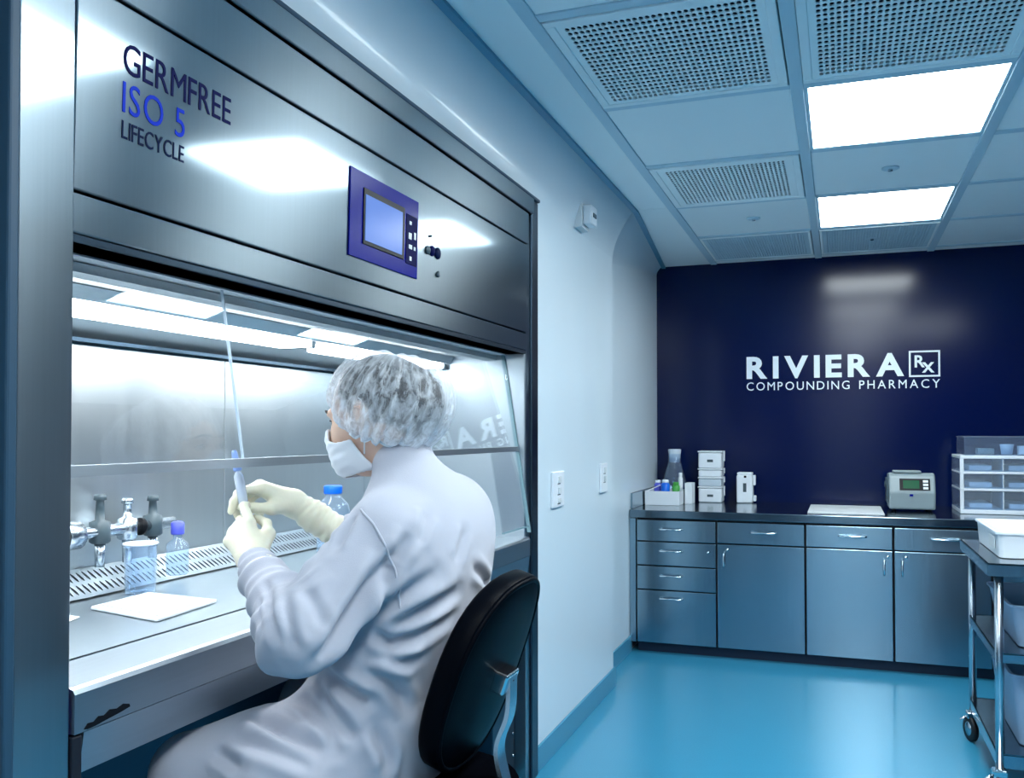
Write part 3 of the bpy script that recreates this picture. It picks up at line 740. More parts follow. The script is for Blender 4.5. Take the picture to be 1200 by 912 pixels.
upright('white_tube', -1.028, 6.20, 0.016, 0.20, 'white', 'thin white tube standing in the tray', 'tube')
o = prism('folded_paper', [(-1.22, Z+0.093), (-1.14, Z+0.13), (-1.135, Z+0.127), (-1.215, Z+0.089)], 5.985, 6.06, lambda u, v_, q: (u, q, v_), 'paper', None)
tag(o, 'white folded leaflet tilted on the tray edge', 'leaflet')
box('leaflet_box', (-0.99, 6.14, Z), (-0.94, 6.26, Z+0.14), 'white', None, 0.002)
tag(bpy.data.objects['leaflet_box'], 'slim white carton standing right of the supply tray', 'carton')
# clear cone dispenser with a stack of paper cups
t = thing('clear_funnel_flask', 'tall clear conical flask behind the supply tray', 'flask', (-1.13, 6.38, Z))
lathe('flask_wall', [(0.115, 0), (0.12, 0.006), (0.045, 0.27), (0.042, 0.345), (0.038, 0.345), (0.04, 0.27), (0.11, 0.01)], (-1.10, 6.39, Z), 'clearer', t, 32)
lathe('stopper', [(0.036, 0), (0.046, 0.09), (0.04, 0.094)], (-1.10, 6.39, Z+0.27), 'frost', t, 24)
# stacked white containers
zz = Z; sl = [('bottom', 0.105), ('second', 0.062), ('third', 0.075), ('top', 0.118)]
for k, (nm, h) in enumerate([('lowest', 0.11), ('second lowest', 0.065), ('second highest', 0.06), ('topmost', 0.12)]):
    t = thing('white_container', f'white tub in the stack of four on the worktop, {nm}', 'container', (-0.846, 6.40, zz), 'stacked white tubs')
    box('tub', (-0.925, 6.32, zz), (-0.768, 6.48, zz+h-0.012), 'white' if k != 1 else 'frost', t, 0.010, 3)
    box('lid', (-0.930, 6.315, zz+h-0.011), (-0.763, 6.485, zz+h-0.001), 'white', t, 0.004)
    box('clip', (-0.763, 6.38, zz+h*0.4), (-0.755, 6.42, zz+h-0.002), 'white', t, 0.002)
    if k in (0, 3): box('printed_label', (-0.865, 6.3185, zz+h*0.35), (-0.825, 6.3199, zz+h*0.5), 'greyd', t, 0)
    zz += h
t = thing('white_canister', 'single white canister with grey label standing right of the tub stack', 'canister', (-0.615, 6.40, Z))
prism('canister_body', [(-0.672, 6.35), (-0.565, 6.35), (-0.565, 6.455), (-0.672, 6.455)], Z, Z+0.19, lambda u, v_, q: (u, v_, q), 'white', t, 0.010, 3)
box('lid', (-0.668, 6.354, Z+0.190), (-0.569, 6.451, Z+0.208), 'white', t, 0.005)
box('side_grip', (-0.565, 6.38, Z+0.12), (-0.548, 6.43, Z+0.19), 'white', t, 0.006)
box('side_grip', (-0.565, 6.38, Z+0.01), (-0.545, 6.43, Z+0.05), 'white', t, 0.006)
box('label_mark', (-0.628, 6.3485, Z+0.075), (-0.606, 6.3499, Z+0.135), 'greyd', t, 0)
box('top_mark', (-0.622, 6.3485, Z+0.172), (-0.606, 6.3499, Z+0.186), 'blackp', t, 0)
# grey bench instrument
ix0, ix1, iy0, iy1 = 0.275, 0.535, 5.98, 6.24
t = thing('bench_instrument', 'grey bench instrument with green display on the worktop', 'instrument', (0.405, 6.1, Z))
side = [(iy0+0.004, Z+0.014), (iy0-0.006, Z+0.12), (iy0+0.035, Z+0.215), (iy0+0.07, Z+0.235), (iy1, Z+0.225), (iy1, Z+0.014)]
prism('housing', side, ix0, ix1, lambda u, v_, q: (q, u, v_), 'grey', t, 0.012, 3)
fd = Vector((0, 0.041, 0.095)).normalized(); fn_ = Vector((0, -0.095, 0.041)).normalized(); fc = Vector((0, iy0-0.006, Z+0.12))
def face_plate(name, x0, x1, a, b, th, m, par, lift=0.0):
    base = [(x0, a), (x1, a), (x1, b), (x0, b)]
    return prism(name, base, lift, lift+th, lambda u, v_, q: tuple(Vector((u, 0, 0)) + Vector((0, fc.y, fc.z)) + fd*v_ + fn_*q), m, par)
sp = face_plate('screen_bezel', 0.335, 0.505, 0.012, 0.086, 0.004, 'blackp', t)
face_plate('display', 0.355, 0.445, 0.022, 0.074, 0.001, 'lcdgreen', sp, 0.0042)
for k in range(3): face_plate('key', 0.466, 0.494, 0.018+0.022*k, 0.032+0.022*k, 0.002, 'offwhite', sp, 0.0042)
box('front_badge', (0.39, iy0-0.0075, Z+0.095), (0.41, iy0-0.0035, Z+0.108), 'panelblue', t, 0)
box('top_handle', (0.30, 6.03, Z+0.232), (0.46, 6.12, Z+0.248), 'grey', t, 0.006)
lathe('side_knob', [(0.02, 0), (0.022, 0.01), (0.018, 0.02)], (ix0, 6.10, Z+0.16), 'greyd', t, 16, (-1, 0, 0))
box('side_vent', (ix0-0.012, 6.03, Z+0.05), (ix0, 6.2, Z+0.20), 'greyd', t, 0.005)
for (a, b) in ((ix0+0.03, iy0+0.03), (ix1-0.03, iy0+0.03), (ix0+0.03, iy1-0.03), (ix1-0.03, iy1-0.03)):
    lathe('foot', [(0.010, 0), (0.010, 0.016)], (a, b, Z), 'blackp', t, 10)
# clear drawer tower and clear box on top
t = thing('drawer_tower', 'white framed drawer tower with clear drawers on the worktop', 'drawer unit', (0.95, 6.15, Z))
dx0, dx1, dy0, dy1 = 0.665, 1.235, 5.96, 6.40; dh = 0.345
for (z0, z1) in ((0, 0.025), (0.135, 0.15), (0.235, 0.25), (dh-0.02, dh)): box('shelf', (dx0, dy0, Z+z0), (dx1, dy1, Z+z1), 'white', t, 0.004)
box('side_frame', (dx0, dy0, Z+0.025), (dx0+0.02, dy0+0.02, Z+dh-0.02), 'white', t, 0.003)
box('side_frame', (dx1-0.02, dy0, Z+0.025), (dx1, dy0+0.02, Z+dh-0.02), 'white', t, 0.003)
box('side_panel', (dx0+0.001, dy0+0.02, Z+0.025), (dx0+0.006, dy1, Z+dh-0.02), 'clear', t, 0)
box('side_panel', (dx1-0.006, dy0+0.02, Z+0.025), (dx1-0.001, dy1, Z+dh-0.02), 'clear', t, 0)
box('rear_panel', (dx0+0.006, dy1-0.006, Z+0.025), (dx1-0.006, dy1-0.001, Z+dh-0.02), 'clear', t, 0)
mid = (dx0+dx1)/2-0.06
for (z0, z1) in ((0.027, 0.133), (0.152, 0.233), (0.252, dh-0.022)):
    for (a, b) in ((dx0+0.022, mid), (mid+0.006, dx1-0.022)):
        d = box('drawer', (a, dy0+0.003, Z+z0), (b, dy0+0.008, Z+z1), 'clear', t, 0)
        box('drawer_base', (a, dy0+0.008, Z+z0), (b, dy1-0.02, Z+z0+0.004), 'frost', d, 0)
        box('drawer_contents', (a+0.03, dy0+0.04, Z+z0+0.005), (b-0.05, dy1-0.08, Z+z0+0.035), 'white', d, 0.006)
    box('divider', (mid, dy0+0.002, Z+z0), (mid+0.006, dy1-0.02, Z+z1), 'frost', t, 0)
zt = Z+dh+0.001
t = thing('clear_box', 'clear lidded plastic box on top of the drawer tower', 'box', (0.95, 6.15, zt))
bx0, bx1, by0, by1 = 0.69, 1.19, 5.98, 6.36
box('box_base', (bx0, by0, zt), (bx1, by1, zt+0.004), 'clear', t, 0)
for (a, b, c, d) in ((bx0, by0, bx1, by0+0.005), (bx0, by1-0.005, bx1, by1), (bx0, by0+0.005, bx0+0.005, by1-0.005), (bx1-0.005, by0+0.005, bx1, by1-0.005)):
    box('box_side', (a, b, zt+0.004), (c, d, zt+0.104), 'clearer', t, 0)
box('lid', (bx0-0.004, by0-0.004, zt+0.105), (bx1+0.004, by1+0.004, zt+0.113), 'clear', t, 0.003)
o = box('white_carton', (0.99, 6.05, zt+0.005), (1.07, 6.12, zt+0.055), 'white', None, 0.002); tag(o, 'small white carton inside the clear box', 'carton')
o = lathe('white_cup', [(0.03, 0), (0.038, 0.06), (0.034, 0.06)], (0.93, 6.08, zt+0.005), 'frost', None, 20); tag(o, 'small translucent cup inside the clear box', 'cup')
o = box('grey_packet', (0.77, 6.05, zt+0.005), (0.86, 6.15, zt+0.04), 'grey', None, 0.004); tag(o, 'flat grey packet inside the clear box', 'packet')

# ------------------------------------------------------------------ trolley
kx0, kx1, ky0, ky1 = 0.505, 1.10, 3.74, 4.56; KT = 0.887
t = thing('steel_trolley', 'stainless steel trolley on black casters at the right edge', 'trolley', (0.8, 4.15, 0))
def tray_shelf(z, lip, name):
    s = box(name, (kx0, ky0, z-0.004), (kx1, ky1, z), 'steel_top', t, 0)
    for (a, b, c, d) in ((kx0, ky0, kx1, ky0+0.004), (kx0, ky1-0.004, kx1, ky1), (kx0, ky0+0.004, kx0+0.004, ky1-0.004), (kx1-0.004, ky0+0.004, kx1, ky1-0.004)):
        box('shelf_edge', (a, b, z-lip), (c, d, z+0.002), 'steel_y', s, 0)
tray_shelf(KT, 0.045, 'top_shelf')
kx0 += 0.03; kx1 -= 0.03; ky0 += 0.03; ky1 -= 0.03
tray_shelf(0.555, 0.035, 'middle_shelf'); tray_shelf(0.185, 0.05, 'bottom_shelf')
for (a, b) in ((kx0+0.012, ky0+0.012), (kx0+0.012, ky1-0.012), (kx1-0.012, ky0+0.012), (kx1-0.012, ky1-0.012)):
    tube('leg', [(a, b, 0.13), (a, b, KT-0.005)], 0.016, 'satin', t, 14)
    w_ = lathe('caster', [(0.02, -0.012), (0.05, -0.012), (0.055, -0.008), (0.055, 0.008), (0.05, 0.012), (0.02, 0.012)], (a-0.012, b-0.02, 0.0555), 'rubber', t, 24, (0.9, 0.3, 0))
    lathe('hub', [(0.03, -0.0125), (0.03, 0.0125)], (a-0.012, b-0.02, 0.0555), 'satin', w_, 16, (0.9, 0.3, 0))
    box('fork', (a-0.03, b-0.035, 0.10), (a+0.02, b+0.015, 0.13), 'chrome', w_, 0.006)
    tube('brake', [(a-0.03, b-0.03, 0.11), (a-0.055, b-0.04, 0.095)], 0.008, 'chrome', w_, 8)
def tub(name, lab, x0, x1, y0, y1, z, h, m, flare=0.01, cat='tub', lidm=None):
    q = thing(name, lab, cat, ((x0+x1)/2, (y0+y1)/2, z))
    bm = bmesh.new()
    def ring(g, zz, r):
        P = []
        for (cx_, cy_, a0) in ((x1-r+g, y1-r+g, 0), (x0+r-g, y1-r+g, 90), (x0+r-g, y0+r-g, 180), (x1-r+g, y0+r-g, 270)):
            for k in range(5):
                an = math.radians(a0+90*k/4); P.append(bm.verts.new((cx_+r*math.cos(an), cy_+r*math.sin(an), zz)))
        return P
    rings = [ring(-flare, z, 0.03), ring(0, z+h, 0.03), ring(0.008, z+h, 0.034), ring(0.008, z+h-0.008, 0.034)]
    rings = [rings[3], rings[2], rings[1]] + [ring(-0.006, z+h-0.001, 0.03), ring(-flare-0.006, z+0.006, 0.03)]
    for a, b in zip(rings[:-1], rings[1:]):
        for k in range(20): bm.faces.new([a[k], a[(k+1) % 20], b[(k+1) % 20], b[k]])
    bm.faces.new(rings[-1])
    bm_obj('rim_and_liner', bm, m, q)
    bm = bmesh.new()
    a = ring(-flare, z, 0.03); b = ring(0, z+h-0.006, 0.03)
    for k in range(20): bm.faces.new([a[k], a[(k+1) % 20], b[(k+1) % 20], b[k]])
    bm.faces.new(a[::-1])
    auto_smooth(bm_obj('outer_wall', bm, m, q))
    return q
q = tub('white_tote', 'shallow white plastic tub on top of the trolley', 0.565, 1.03, 3.90, 4.50, KT+0.003, 0.098, 'white', 0.006)
box('label_holder', (0.5615, 3.98, KT+0.03), (0.565, 4.12, KT+0.075), 'offwhite', q, 0.001)
tub('clear_tub', 'low translucent tub on the middle shelf of the trolley', 0.60, 1.02, 3.86, 4.44, 0.559, 0.16, 'tubb', 0.03)
tub('tall_tub', 'tall translucent bin on the bottom shelf of the trolley', 0.60, 1.02, 3.86, 4.42, 0.189, 0.27, 'tubb', 0.03)

# ------------------------------------------------------------------ stool
SX, SY = -0.83, 1.73
t = thing('lab_stool', 'black padded lab stool with steel back bracket', 'stool', (SX, SY, 0))
lathe('seat', [(0.17, 0), (0.205, 0.012), (0.215, 0.035), (0.205, 0.058), (0.15, 0.070), (0.02, 0.074)], (SX, SY, 0.585), 'seatpad', t, 40)
lathe('seat_pan', [(0.12, 0), (0.16, 0.02)], (SX, SY, 0.564), 'blackp', t, 32)
lathe('gas_column', [(0.03, 0), (0.03, 0.22), (0.02, 0.225), (0.02, 0.45)], (SX, SY, 0.113), 'chrome', t, 20)
foot_r = [(SX+0.21*math.cos(2*PI*k/36), SY+0.21*math.sin(2*PI*k/36), 0.27) for k in range(36)]
fr_ = tube('foot_ring', foot_r, 0.011, 'chrome', t, 10, True)
for k in range(3):
    a = 2*PI*k/3+0.3
    tube('ring_spoke', [(SX+0.028*math.cos(a), SY+0.028*math.sin(a), 0.27), (SX+0.205*math.cos(a), SY+0.205*math.sin(a), 0.27)], 0.007, 'chrome', fr_, 8)
for k in range(5):
    a = 2*PI*k/5+0.2; ca, sa = math.cos(a), math.sin(a)
    lg = tube('base_leg', [(SX+0.02*ca, SY+0.02*sa, 0.115), (SX+0.15*ca, SY+0.15*sa, 0.105), (SX+0.28*ca, SY+0.28*sa, 0.085)], [0.026, 0.022, 0.016], 'blackp', t, 10)
    lathe('caster', [(0.012, -0.018), (0.026, -0.018), (0.028, -0.012), (0.028, 0.012), (0.026, 0.018), (0.012, 0.018)], (SX+0.28*ca, SY+0.28*sa, 0.0285), 'rubber', lg, 18, (-sa, ca, 0))
    tube('caster_stem', [(SX+0.28*ca, SY+0.28*sa, 0.05), (SX+0.28*ca, SY+0.28*sa, 0.09)], 0.008, 'chrome', lg, 8)
# backrest: padded rounded shell leaning back
tilt = math.radians(19)
bu = Vector((math.sin(tilt), 0, math.cos(tilt))); bn = Vector((math.cos(tilt), 0, -math.sin(tilt))); bs = Vector((0, 1, 0))
bcn = Vector((-0.690, 1.755, 0.880))
def pad_shape(a, b, th0, th1, nr=14, na=48, p=2.5, back=True):
    V, Fc = [], []
    def pt(rr, an, side):
        c, s = math.cos(an), math.sin(an)
        k = (abs(c)**p+abs(s)**p)**(-1/p)
        x, y = a*rr*k*c, b*rr*k*s
        th = (1-rr**3.2)**0.5 if rr < 1 else 0
        q = bcn + bs*x + bu*y - bn*(0.28*x*x - 0.0)
        return q + bn*((0.012+th1*th) if side > 0 else (-0.020-th0*th))
    rings = []
    for side in (1, -1):
        for i in range(nr+1):
            rr = 1-(i/nr) if side > 0 else i/nr
            rr = min(1, rr)
            if side > 0: rr = i/nr
            else: rr = 1-i/nr
            rings.append([pt(math.sin(rr*PI/2), 2*PI*k/na, side) for k in range(na)])
    n = na
    for r_ in rings: V += [tuple(x) for x in r_]
    for i in range(len(rings)-1):
        for k in range(n): Fc.append([i*n+k, i*n+(k+1) % n, (i+1)*n+(k+1) % n, (i+1)*n+k])
    return V, Fc
v, f = pad_shape(0.205, 0.208, 0.030, 0.016)
mesh_obj('backrest', v, f, 'black', t, True)
pp = []
for k in range(64):
    an = 2*PI*k/64; c, s = math.cos(an), math.sin(an); q = (abs(c)**2.5+abs(s)**2.5)**(-1/2.5)
    x, y = 0.199*q*c, 0.199*q*s
    pp.append(bcn + bs*x + bu*y - bn*(0.28*x*x) + bn*0.016)
tube('piping', pp, 0.006, 'black', t, 8, True)
br = bcn + bn*0.024 - bu*0.005
def obox(name, c, hx, hy, hz, ax, ay, az, m, par, bev=0.003):
    xf = Matrix((( ax.x, ay.x, az.x, c.x), (ax.y, ay.y, az.y, c.y), (ax.z, ay.z, az.z, c.z), (0, 0, 0, 1)))
    return box(name, (-hx, -hy, -hz), (hx, hy, hz), m, par, bev, xf=xf)
bk = obox('back_bracket', br + bn*0.016, 0.016, 0.036, 0.022, bn, bs, bu, 'chrome', t, 0.004)
lathe('bracket_bolt', [(0.008, 0), (0.008, 0.004)], br + bn*0.032 + bs*0.0 , 'satin', bk, 12, tuple(bn))
bar = smooth_path([br + bn*0.028 + bu*0.015, br + bn*0.05 - bu*0.06, Vector((-0.665, 1.755, 0.72)), Vector((-0.645, 1.753, 0.62)), Vector((-0.665, 1.745, 0.555)), Vector((-0.72, 1.735, 0.545)), Vector((SX+0.03, SY, 0.545))], 6)
bm = bmesh.new()
for i in range(len(bar)-1): pass
Vb, Fb = [], []
for i, p_ in enumerate(bar):
    tg = (bar[min(i+1, len(bar)-1)]-bar[max(i-1, 0)]).normalized(); nn = tg.cross(bs).normalized()
    for (a, b) in ((-1, -1), (1, -1), (1, 1), (-1, 1)): Vb.append(tuple(p_ + bs*0.021*a + nn*0.0045*b))
for i in range(len(bar)-1):
    for k in range(4): Fb.append([i*4+k, i*4+(k+1) % 4, i*4+4+(k+1) % 4, i*4+4+k])
Fb += [[3, 2, 1, 0], [len(Vb)-4, len(Vb)-3, len(Vb)-2, len(Vb)-1]]
bm.free()
auto_smooth(mesh_obj('back_bar', Vb, Fb, 'satin', t))

# ------------------------------------------------------------------ person
# head frame: F forward, U up, L her left
pitch = math.radians(14); hy = math.radians(3)
Fd = np.array([-math.cos(hy)*math.cos(pitch), math.sin(hy)*math.cos(pitch), -math.sin(pitch)])
Ld = np.array([-math.sin(hy), -math.cos(hy), 0.0]); Ud = np.cross(Fd, Ld); Ud /= np.linalg.norm(Ud)
HR = np.stack([Fd, Ld, Ud], 1); HC = np.array([-0.935, 1.720, 1.418])
def H(f_, l_, u_): return HC + Fd*f_ + Ld*l_ + Ud*u_
Np = np.array([-0.855, 1.73, 1.255])     # neck base
shL, shR = np.array([-0.835, 1.565, 1.172]), np.array([-0.835, 1.895, 1.185])
elL, elR = np.array([-0.930, 1.425, 1.005]), np.array([-0.935, 1.945, 1.005])
wrL, wrR = np.array([-1.140, 1.580, 1.105]), np.array([-1.166, 1.772, 1.206])
hipL, hipR = np.array([-0.92, 1.645, 0.745]), np.array([-0.92, 1.815, 0.745])
knL, knR = np.array([-1.18, 1.44, 0.715]), np.array([-1.22, 1.93, 0.715])
ftL, ftR = np.array([-1.02, 1.62, 0.30]), np.array([-1.02, 1.86, 0.30])
def head_sdf(P):
    d = ell(P, H(-0.012, 0, 0.012), (0.100, 0.077, 0.098), HR)
    d = smin(d, ell(P, H(0.035, 0, -0.035), (0.064, 0.062, 0.090), HR), 0.03)
    d = smin(d, ell(P, H(0.045, 0, -0.085), (0.045, 0.045, 0.045), HR), 0.03)         # jaw and chin
    for s in (-1, 1):
        d = smin(d, ell(P, H(0.062, 0.036*s, -0.038), (0.028, 0.026, 0.026), HR), 0.025)   # cheek
        d = smin(d, ell(P, H(0.080, 0.030*s, 0.012), (0.016, 0.026, 0.010), HR), 0.015)    # brow ridge
        d = smax(d, -ell(P, H(0.103, 0.032*s, -0.006), (0.020, 0.018, 0.011), HR), 0.012)  # eye socket
        e = ell(P, H(-0.012, 0.080*s, -0.012), (0.018, 0.009, 0.031), HR)                  # ear
        e = smax(e, -ell(P, H(-0.006, 0.088*s, -0.008), (0.009, 0.008, 0.017), HR), 0.004)
        d = smin(d, e, 0.006)
    d = smin(d, cap(P, H(0.090, 0, 0.0), H(0.112, 0, -0.036), 0.008, 0.013), 0.012)        # nose
    d = smin(d, ell(P, H(0.092, 0, -0.066), (0.012, 0.022, 0.010), HR), 0.012)             # lips
    return d
def body_sdf(P):
    d = head_sdf(P)
    d = smin(d, cap(P, H(-0.025, 0, -0.06), Np, 0.050, 0.056), 0.035)
    tq = smin(cap(P, (-0.915, 1.66, 0.77), (-0.855, 1.65, 1.10), 0.095, 0.085), cap(P, (-0.915, 1.80, 0.77), (-0.855, 1.81, 1.10), 0.095, 0.085), 0.08)
    tq = smin(tq, cap(P, shL + [0, 0.03, 0], shR - [0, 0.03, 0], 0.05, 0.05), 0.08)
    d = smin(d, tq, 0.05)
    for a, b, c in ((shL, elL, wrL), (shR, elR, wrR)):
        d = smin(d, cap(P, a, b, 0.047, 0.038), 0.03); d = smin(d, cap(P, b, c, 0.036, 0.026), 0.015)
        d = smin(d, cap(P, c, c+(c-b)/np.linalg.norm(c-b)*0.03, 0.026, 0.024), 0.01)
    for a, b, c in ((hipL, knL, ftL), (hipR, knR, ftR)):
        d = smin(d, cap(P, a, b, 0.080, 0.055), 0.04); d = smin(d, cap(P, b, c, 0.050, 0.035), 0.02)
        d = smin(d, cap(P, c, c+[-0.15, 0, 0.005], 0.034, 0.026), 0.02)
    return d
V, Fq = sdf_mesh(body_sdf, (-1.33, 1.33, 0.2), (-0.68, 2.08, 1.6), 0.005)
V = relax(V, Fq, 1, 0.3)
person = mesh_obj('person', V, Fq, 'skin', None, True, org=(-0.85, 1.73, 0.655))
tag(person, 'seated person in white gown, hair cap, mask and gloves holding a syringe', 'person')

# gown
def fold(P):
    """small cloth folds as a displacement field"""
    x, y, z = P[:, 0], P[:, 1], P[:, 2]
    wq = 0.03*np.sin(9*x+5*z)+0.02*np.sin(13*z-7*y+1.3)
    return wq
def gown_sdf(P):
    tq = smin(cap(P, (-0.930, 1.645, 0.75), (-0.835, 1.645, 1.085), 0.120, 0.118), cap(P, (-0.930, 1.815, 0.75), (-0.830, 1.82, 1.085), 0.120, 0.118), 0.12)
    tq = smin(tq, cap(P, (-0.87, 1.73, 0.95), (-0.824, 1.73, 1.14), 0.130, 0.105), 0.08)
    tq = smin(tq, cap(P, shL + [0.0, 0.05, 0.0], shR + [0.0, -0.05, 0.0], 0.068, 0.068), 0.10)
    tq = smin(tq, cap(P, Np+[0.012, 0, -0.04], H(-0.040, 0, -0.125), 0.080, 0.065), 0.05)
    tq = smin(tq, cap(P, (-0.832, 1.69, 1.205), (-0.815, 1.835, 1.185), 0.078, 0.082), 0.07)
    d = tq
    aL = smin(cap(P, shL+[0.0, 0.005, -0.005], elL, 0.072, 0.074), cap(P, elL, wrL+[0.02, -0.015, -0.012], 0.070, 0.040), 0.03)
    aR = smin(cap(P, shR+[0.0, -0.005, -0.005], elR, 0.076, 0.070), cap(P, elR, wrR+[0.105, 0.075, -0.067], 0.066, 0.046), 0.03)
    d = smin(d, aL, 0.045); d = smin(d, aR, 0.045)
    lap = smin(cap(P, hipL+[0, 0, 0.0], knL, 0.118, 0.082), cap(P, hipR, knR, 0.118, 0.082), 0.10)
    lap = smin(lap, cap(P, (-0.90, 1.73, 0.72), (-1.16, 1.67, 0.705), 0.11, 0.08), 0.1)
    lap = smin(lap, cap(P, (-1.02, 1.47, 0.70), (-1.00, 1.45, 0.46), 0.095, 0.10), 0.09)
    lap = smin(lap, cap(P, (-0.94, 1.56, 0.70), (-0.92, 1.50, 0.48), 0.085, 0.08), 0.09)
    d = smin(d, lap, 0.07)
    # open hem
    d = smax(d, 0.50 - P[:, 2], 0.015)
    return d
V, Fq = sdf_mesh(gown_sdf, (-1.36, 1.22, 0.42), (-0.62, 2.10, 1.42), 0.0055)
V = relax(V, Fq, 1, 0.4)
N = vnormals(V, Fq)
def seg_param(P, a, b):
    ba = b-a; h = (P-a) @ ba/(ba @ ba); q = P-a-np.clip(h, 0, 1)[:, None]*ba
    return h, np.linalg.norm(q, axis=1)
def ridge(s): return 1-np.abs(np.sin(s))**0.7*1.0
x, y, z = V.T
disp = np.zeros(len(V))
am = 0.55+0.45*np.sin(11*x+17*z+2.0*np.sin(9*y))*np.sin(13*y-8*z+1.7)
def rid(s, p=2.0): return ((1+np.cos(s))*0.5)**p*1.1*am          # rounded crest, broad valley, fading along its length
def win(v, a, b, c, d): return np.clip((v-a)/(b-a), 0, 1)*np.clip((d-v)/(d-c), 0, 1)
# sleeve creases round the elbow and forearm
for a, b, c in ((shL, elL, wrL), (shR, elR, wrR)):
    h, dd = seg_param(V, b, c); wgt = win(h, -0.3, 0.05, 0.95, 1.1)*np.clip((0.13-dd)/0.03, 0, 1)
    disp += wgt*(0.011*rid(20*h + 2.2*np.sin(16*z+9*x) + 14*y) + 0.006*rid(43*h + 2.0*np.sin(23*z) - 17*y) - 0.004)
    h, dd = seg_param(V, a, b); wgt = win(h, 0.0, 0.25, 0.8, 1.1)*np.clip((0.12-dd)/0.03, 0, 1)
    disp += wgt*(0.008*rid(7*h + 22*(x-y) + 1.6*np.sin(11*z)+1.0) - 0.002)
# low swells over waist, back and lap
tw = np.clip((x+1.02)/0.06, 0, 1)*win(z, 0.66, 0.78, 1.06, 1.16)
disp += tw*(0.008*rid(40*(z - 0.7*(y-1.6)) + 2.4*np.sin(8*y+5*z) + 6*x) - 0.002)
lp = np.clip((0.90-z)/0.08, 0, 1)
disp += lp*(0.012*rid(40*(0.55*x+0.8*z+0.5*y) + 2.4*np.sin(7*x+8*y)+1.0) - 0.004)
# individual creases: a valley with a raised roll on each side, fading out at both ends
CREASES = [
    ([(-0.789, 1.501, 1.136), (-0.83, 1.447, 1.048), (-0.869, 1.392, 0.966)], 0.014, 0.022),
    ([(-0.762, 1.539, 1.183), (-0.776, 1.517, 1.144), (-0.788, 1.505, 1.116), (-0.869, 1.522, 0.981)], 0.012, 0.014),
    ([(-0.729, 1.585, 1.103), (-0.791, 1.531, 1.057), (-0.839, 1.517, 1.012)], 0.013, 0.012),
    ([(-0.711, 1.647, 1.058), (-0.754, 1.571, 1.027), (-0.81, 1.537, 0.99)], 0.013, 0.014),
    ([(-0.722, 1.644, 1.01), (-0.782, 1.557, 0.979), (-0.811, 1.54, 0.965)], 0.012, 0.013),
    ([(-0.698, 1.697, 1.099), (-0.712, 1.815, 1.041)], 0.01, 0.01),
    ([(-0.829, 1.529, 0.994), (-0.804, 1.543, 0.968), (-0.758, 1.582, 0.978)], 0.012, 0.014),
    ([(-0.841, 1.53, 0.949), (-0.798, 1.552, 0.938), (-0.762, 1.591, 0.937)], 0.012, 0.012),
    ([(-0.851, 1.529, 0.919), (-0.809, 1.553, 0.892), (-0.79, 1.592, 0.829)], 0.013, 0.015),
    ([(-0.941, 1.538, 0.909), (-0.882, 1.525, 0.878), (-0.848, 1.534, 0.859)], 0.012, 0.015),
    ([(-0.95, 1.534, 0.879), (-0.895, 1.509, 0.822), (-0.864, 1.514, 0.795)], 0.012, 0.014),
    ([(-1.064, 1.479, 0.825), (-0.986, 1.457, 0.807), (-0.905, 1.476, 0.774)], 0.013, 0.015),
    ([(-1.068, 1.423, 0.799), (-0.987, 1.424, 0.786), (-0.918, 1.451, 0.754)], 0.012, 0.013),
    ([(-1.098, 1.403, 0.78), (-1.03, 1.388, 0.761)], 0.011, 0.01),
    ([(-1.022, 1.546, 0.847), (-0.938, 1.506, 0.833), (-0.882, 1.491, 0.771)], 0.011, 0.012),
    ([(-0.835, 1.537, 0.811), (-0.815, 1.55, 0.752), (-0.82, 1.543, 0.721)], 0.012, 0.012),
    ([(-1.026, 1.456, 1.09), (-0.948, 1.36, 1.048), (-0.91, 1.348, 0.998)], 0.009, 0.008),
    ([(-0.938, 1.39, 1.079), (-0.902, 1.354, 1.027), (-0.891, 1.357, 0.99)], 0.009, 0.008),
    ([(-1.024, 1.431, 1.067), (-0.952, 1.351, 1.024)], 0.008, 0.006),
    ([(-0.868, 1.52, 1.214), (-0.88, 1.462, 1.155)], 0.009, 0.007),
    ([(-1.069, 1.81, 1.166), (-0.901, 1.479, 1.162)], 0.008, 0.006),
    ([(-0.755, 1.596, 1.216), (-0.751, 1.549, 1.155)], 0.01, 0.006),
    ([(-0.71, 1.68, 1.176), (-0.71, 1.636, 1.113)], 0.01, 0.006),
    ([(-0.9, 1.402, 1.09), (-0.858, 1.392, 1.026)], 0.01, 0.005),
]
for pts, w_, dep in CREASES:
    path = np.array([tuple(q) for q in smooth_path(pts, 5)])
    best = np.full(len(V), 1e9); par = np.zeros(len(V))
    for k in range(len(path)-1):
        h, dd = seg_param(V, path[k], path[k+1])
        m_ = dd < best; best[m_] = dd[m_]; par[m_] = (k+np.clip(h[m_], 0, 1))/(len(path)-1)
    env = np.clip(np.sin(np.clip(par*0.9+0.05, 0, 1)*PI)*1.35, 0, 1)
    disp += env*dep*(-np.exp(-(best/w_)**2) + 0.55*np.exp(-((best-2.1*w_)/(1.1*w_))**2))
SEAM = [(-0.857, 1.523, 1.222), (-0.816, 1.502, 1.193), (-0.794, 1.5, 1.159), (-0.782, 1.512, 1.114), (-0.782, 1.533, 1.067), (-0.784, 1.544, 1.033)]
gs = V + N*disp[:, None]
gown = mesh_obj('gown', gs, Fq, 'gown', person, True)
gown['label'] = 'white long-sleeved cleanroom gown'
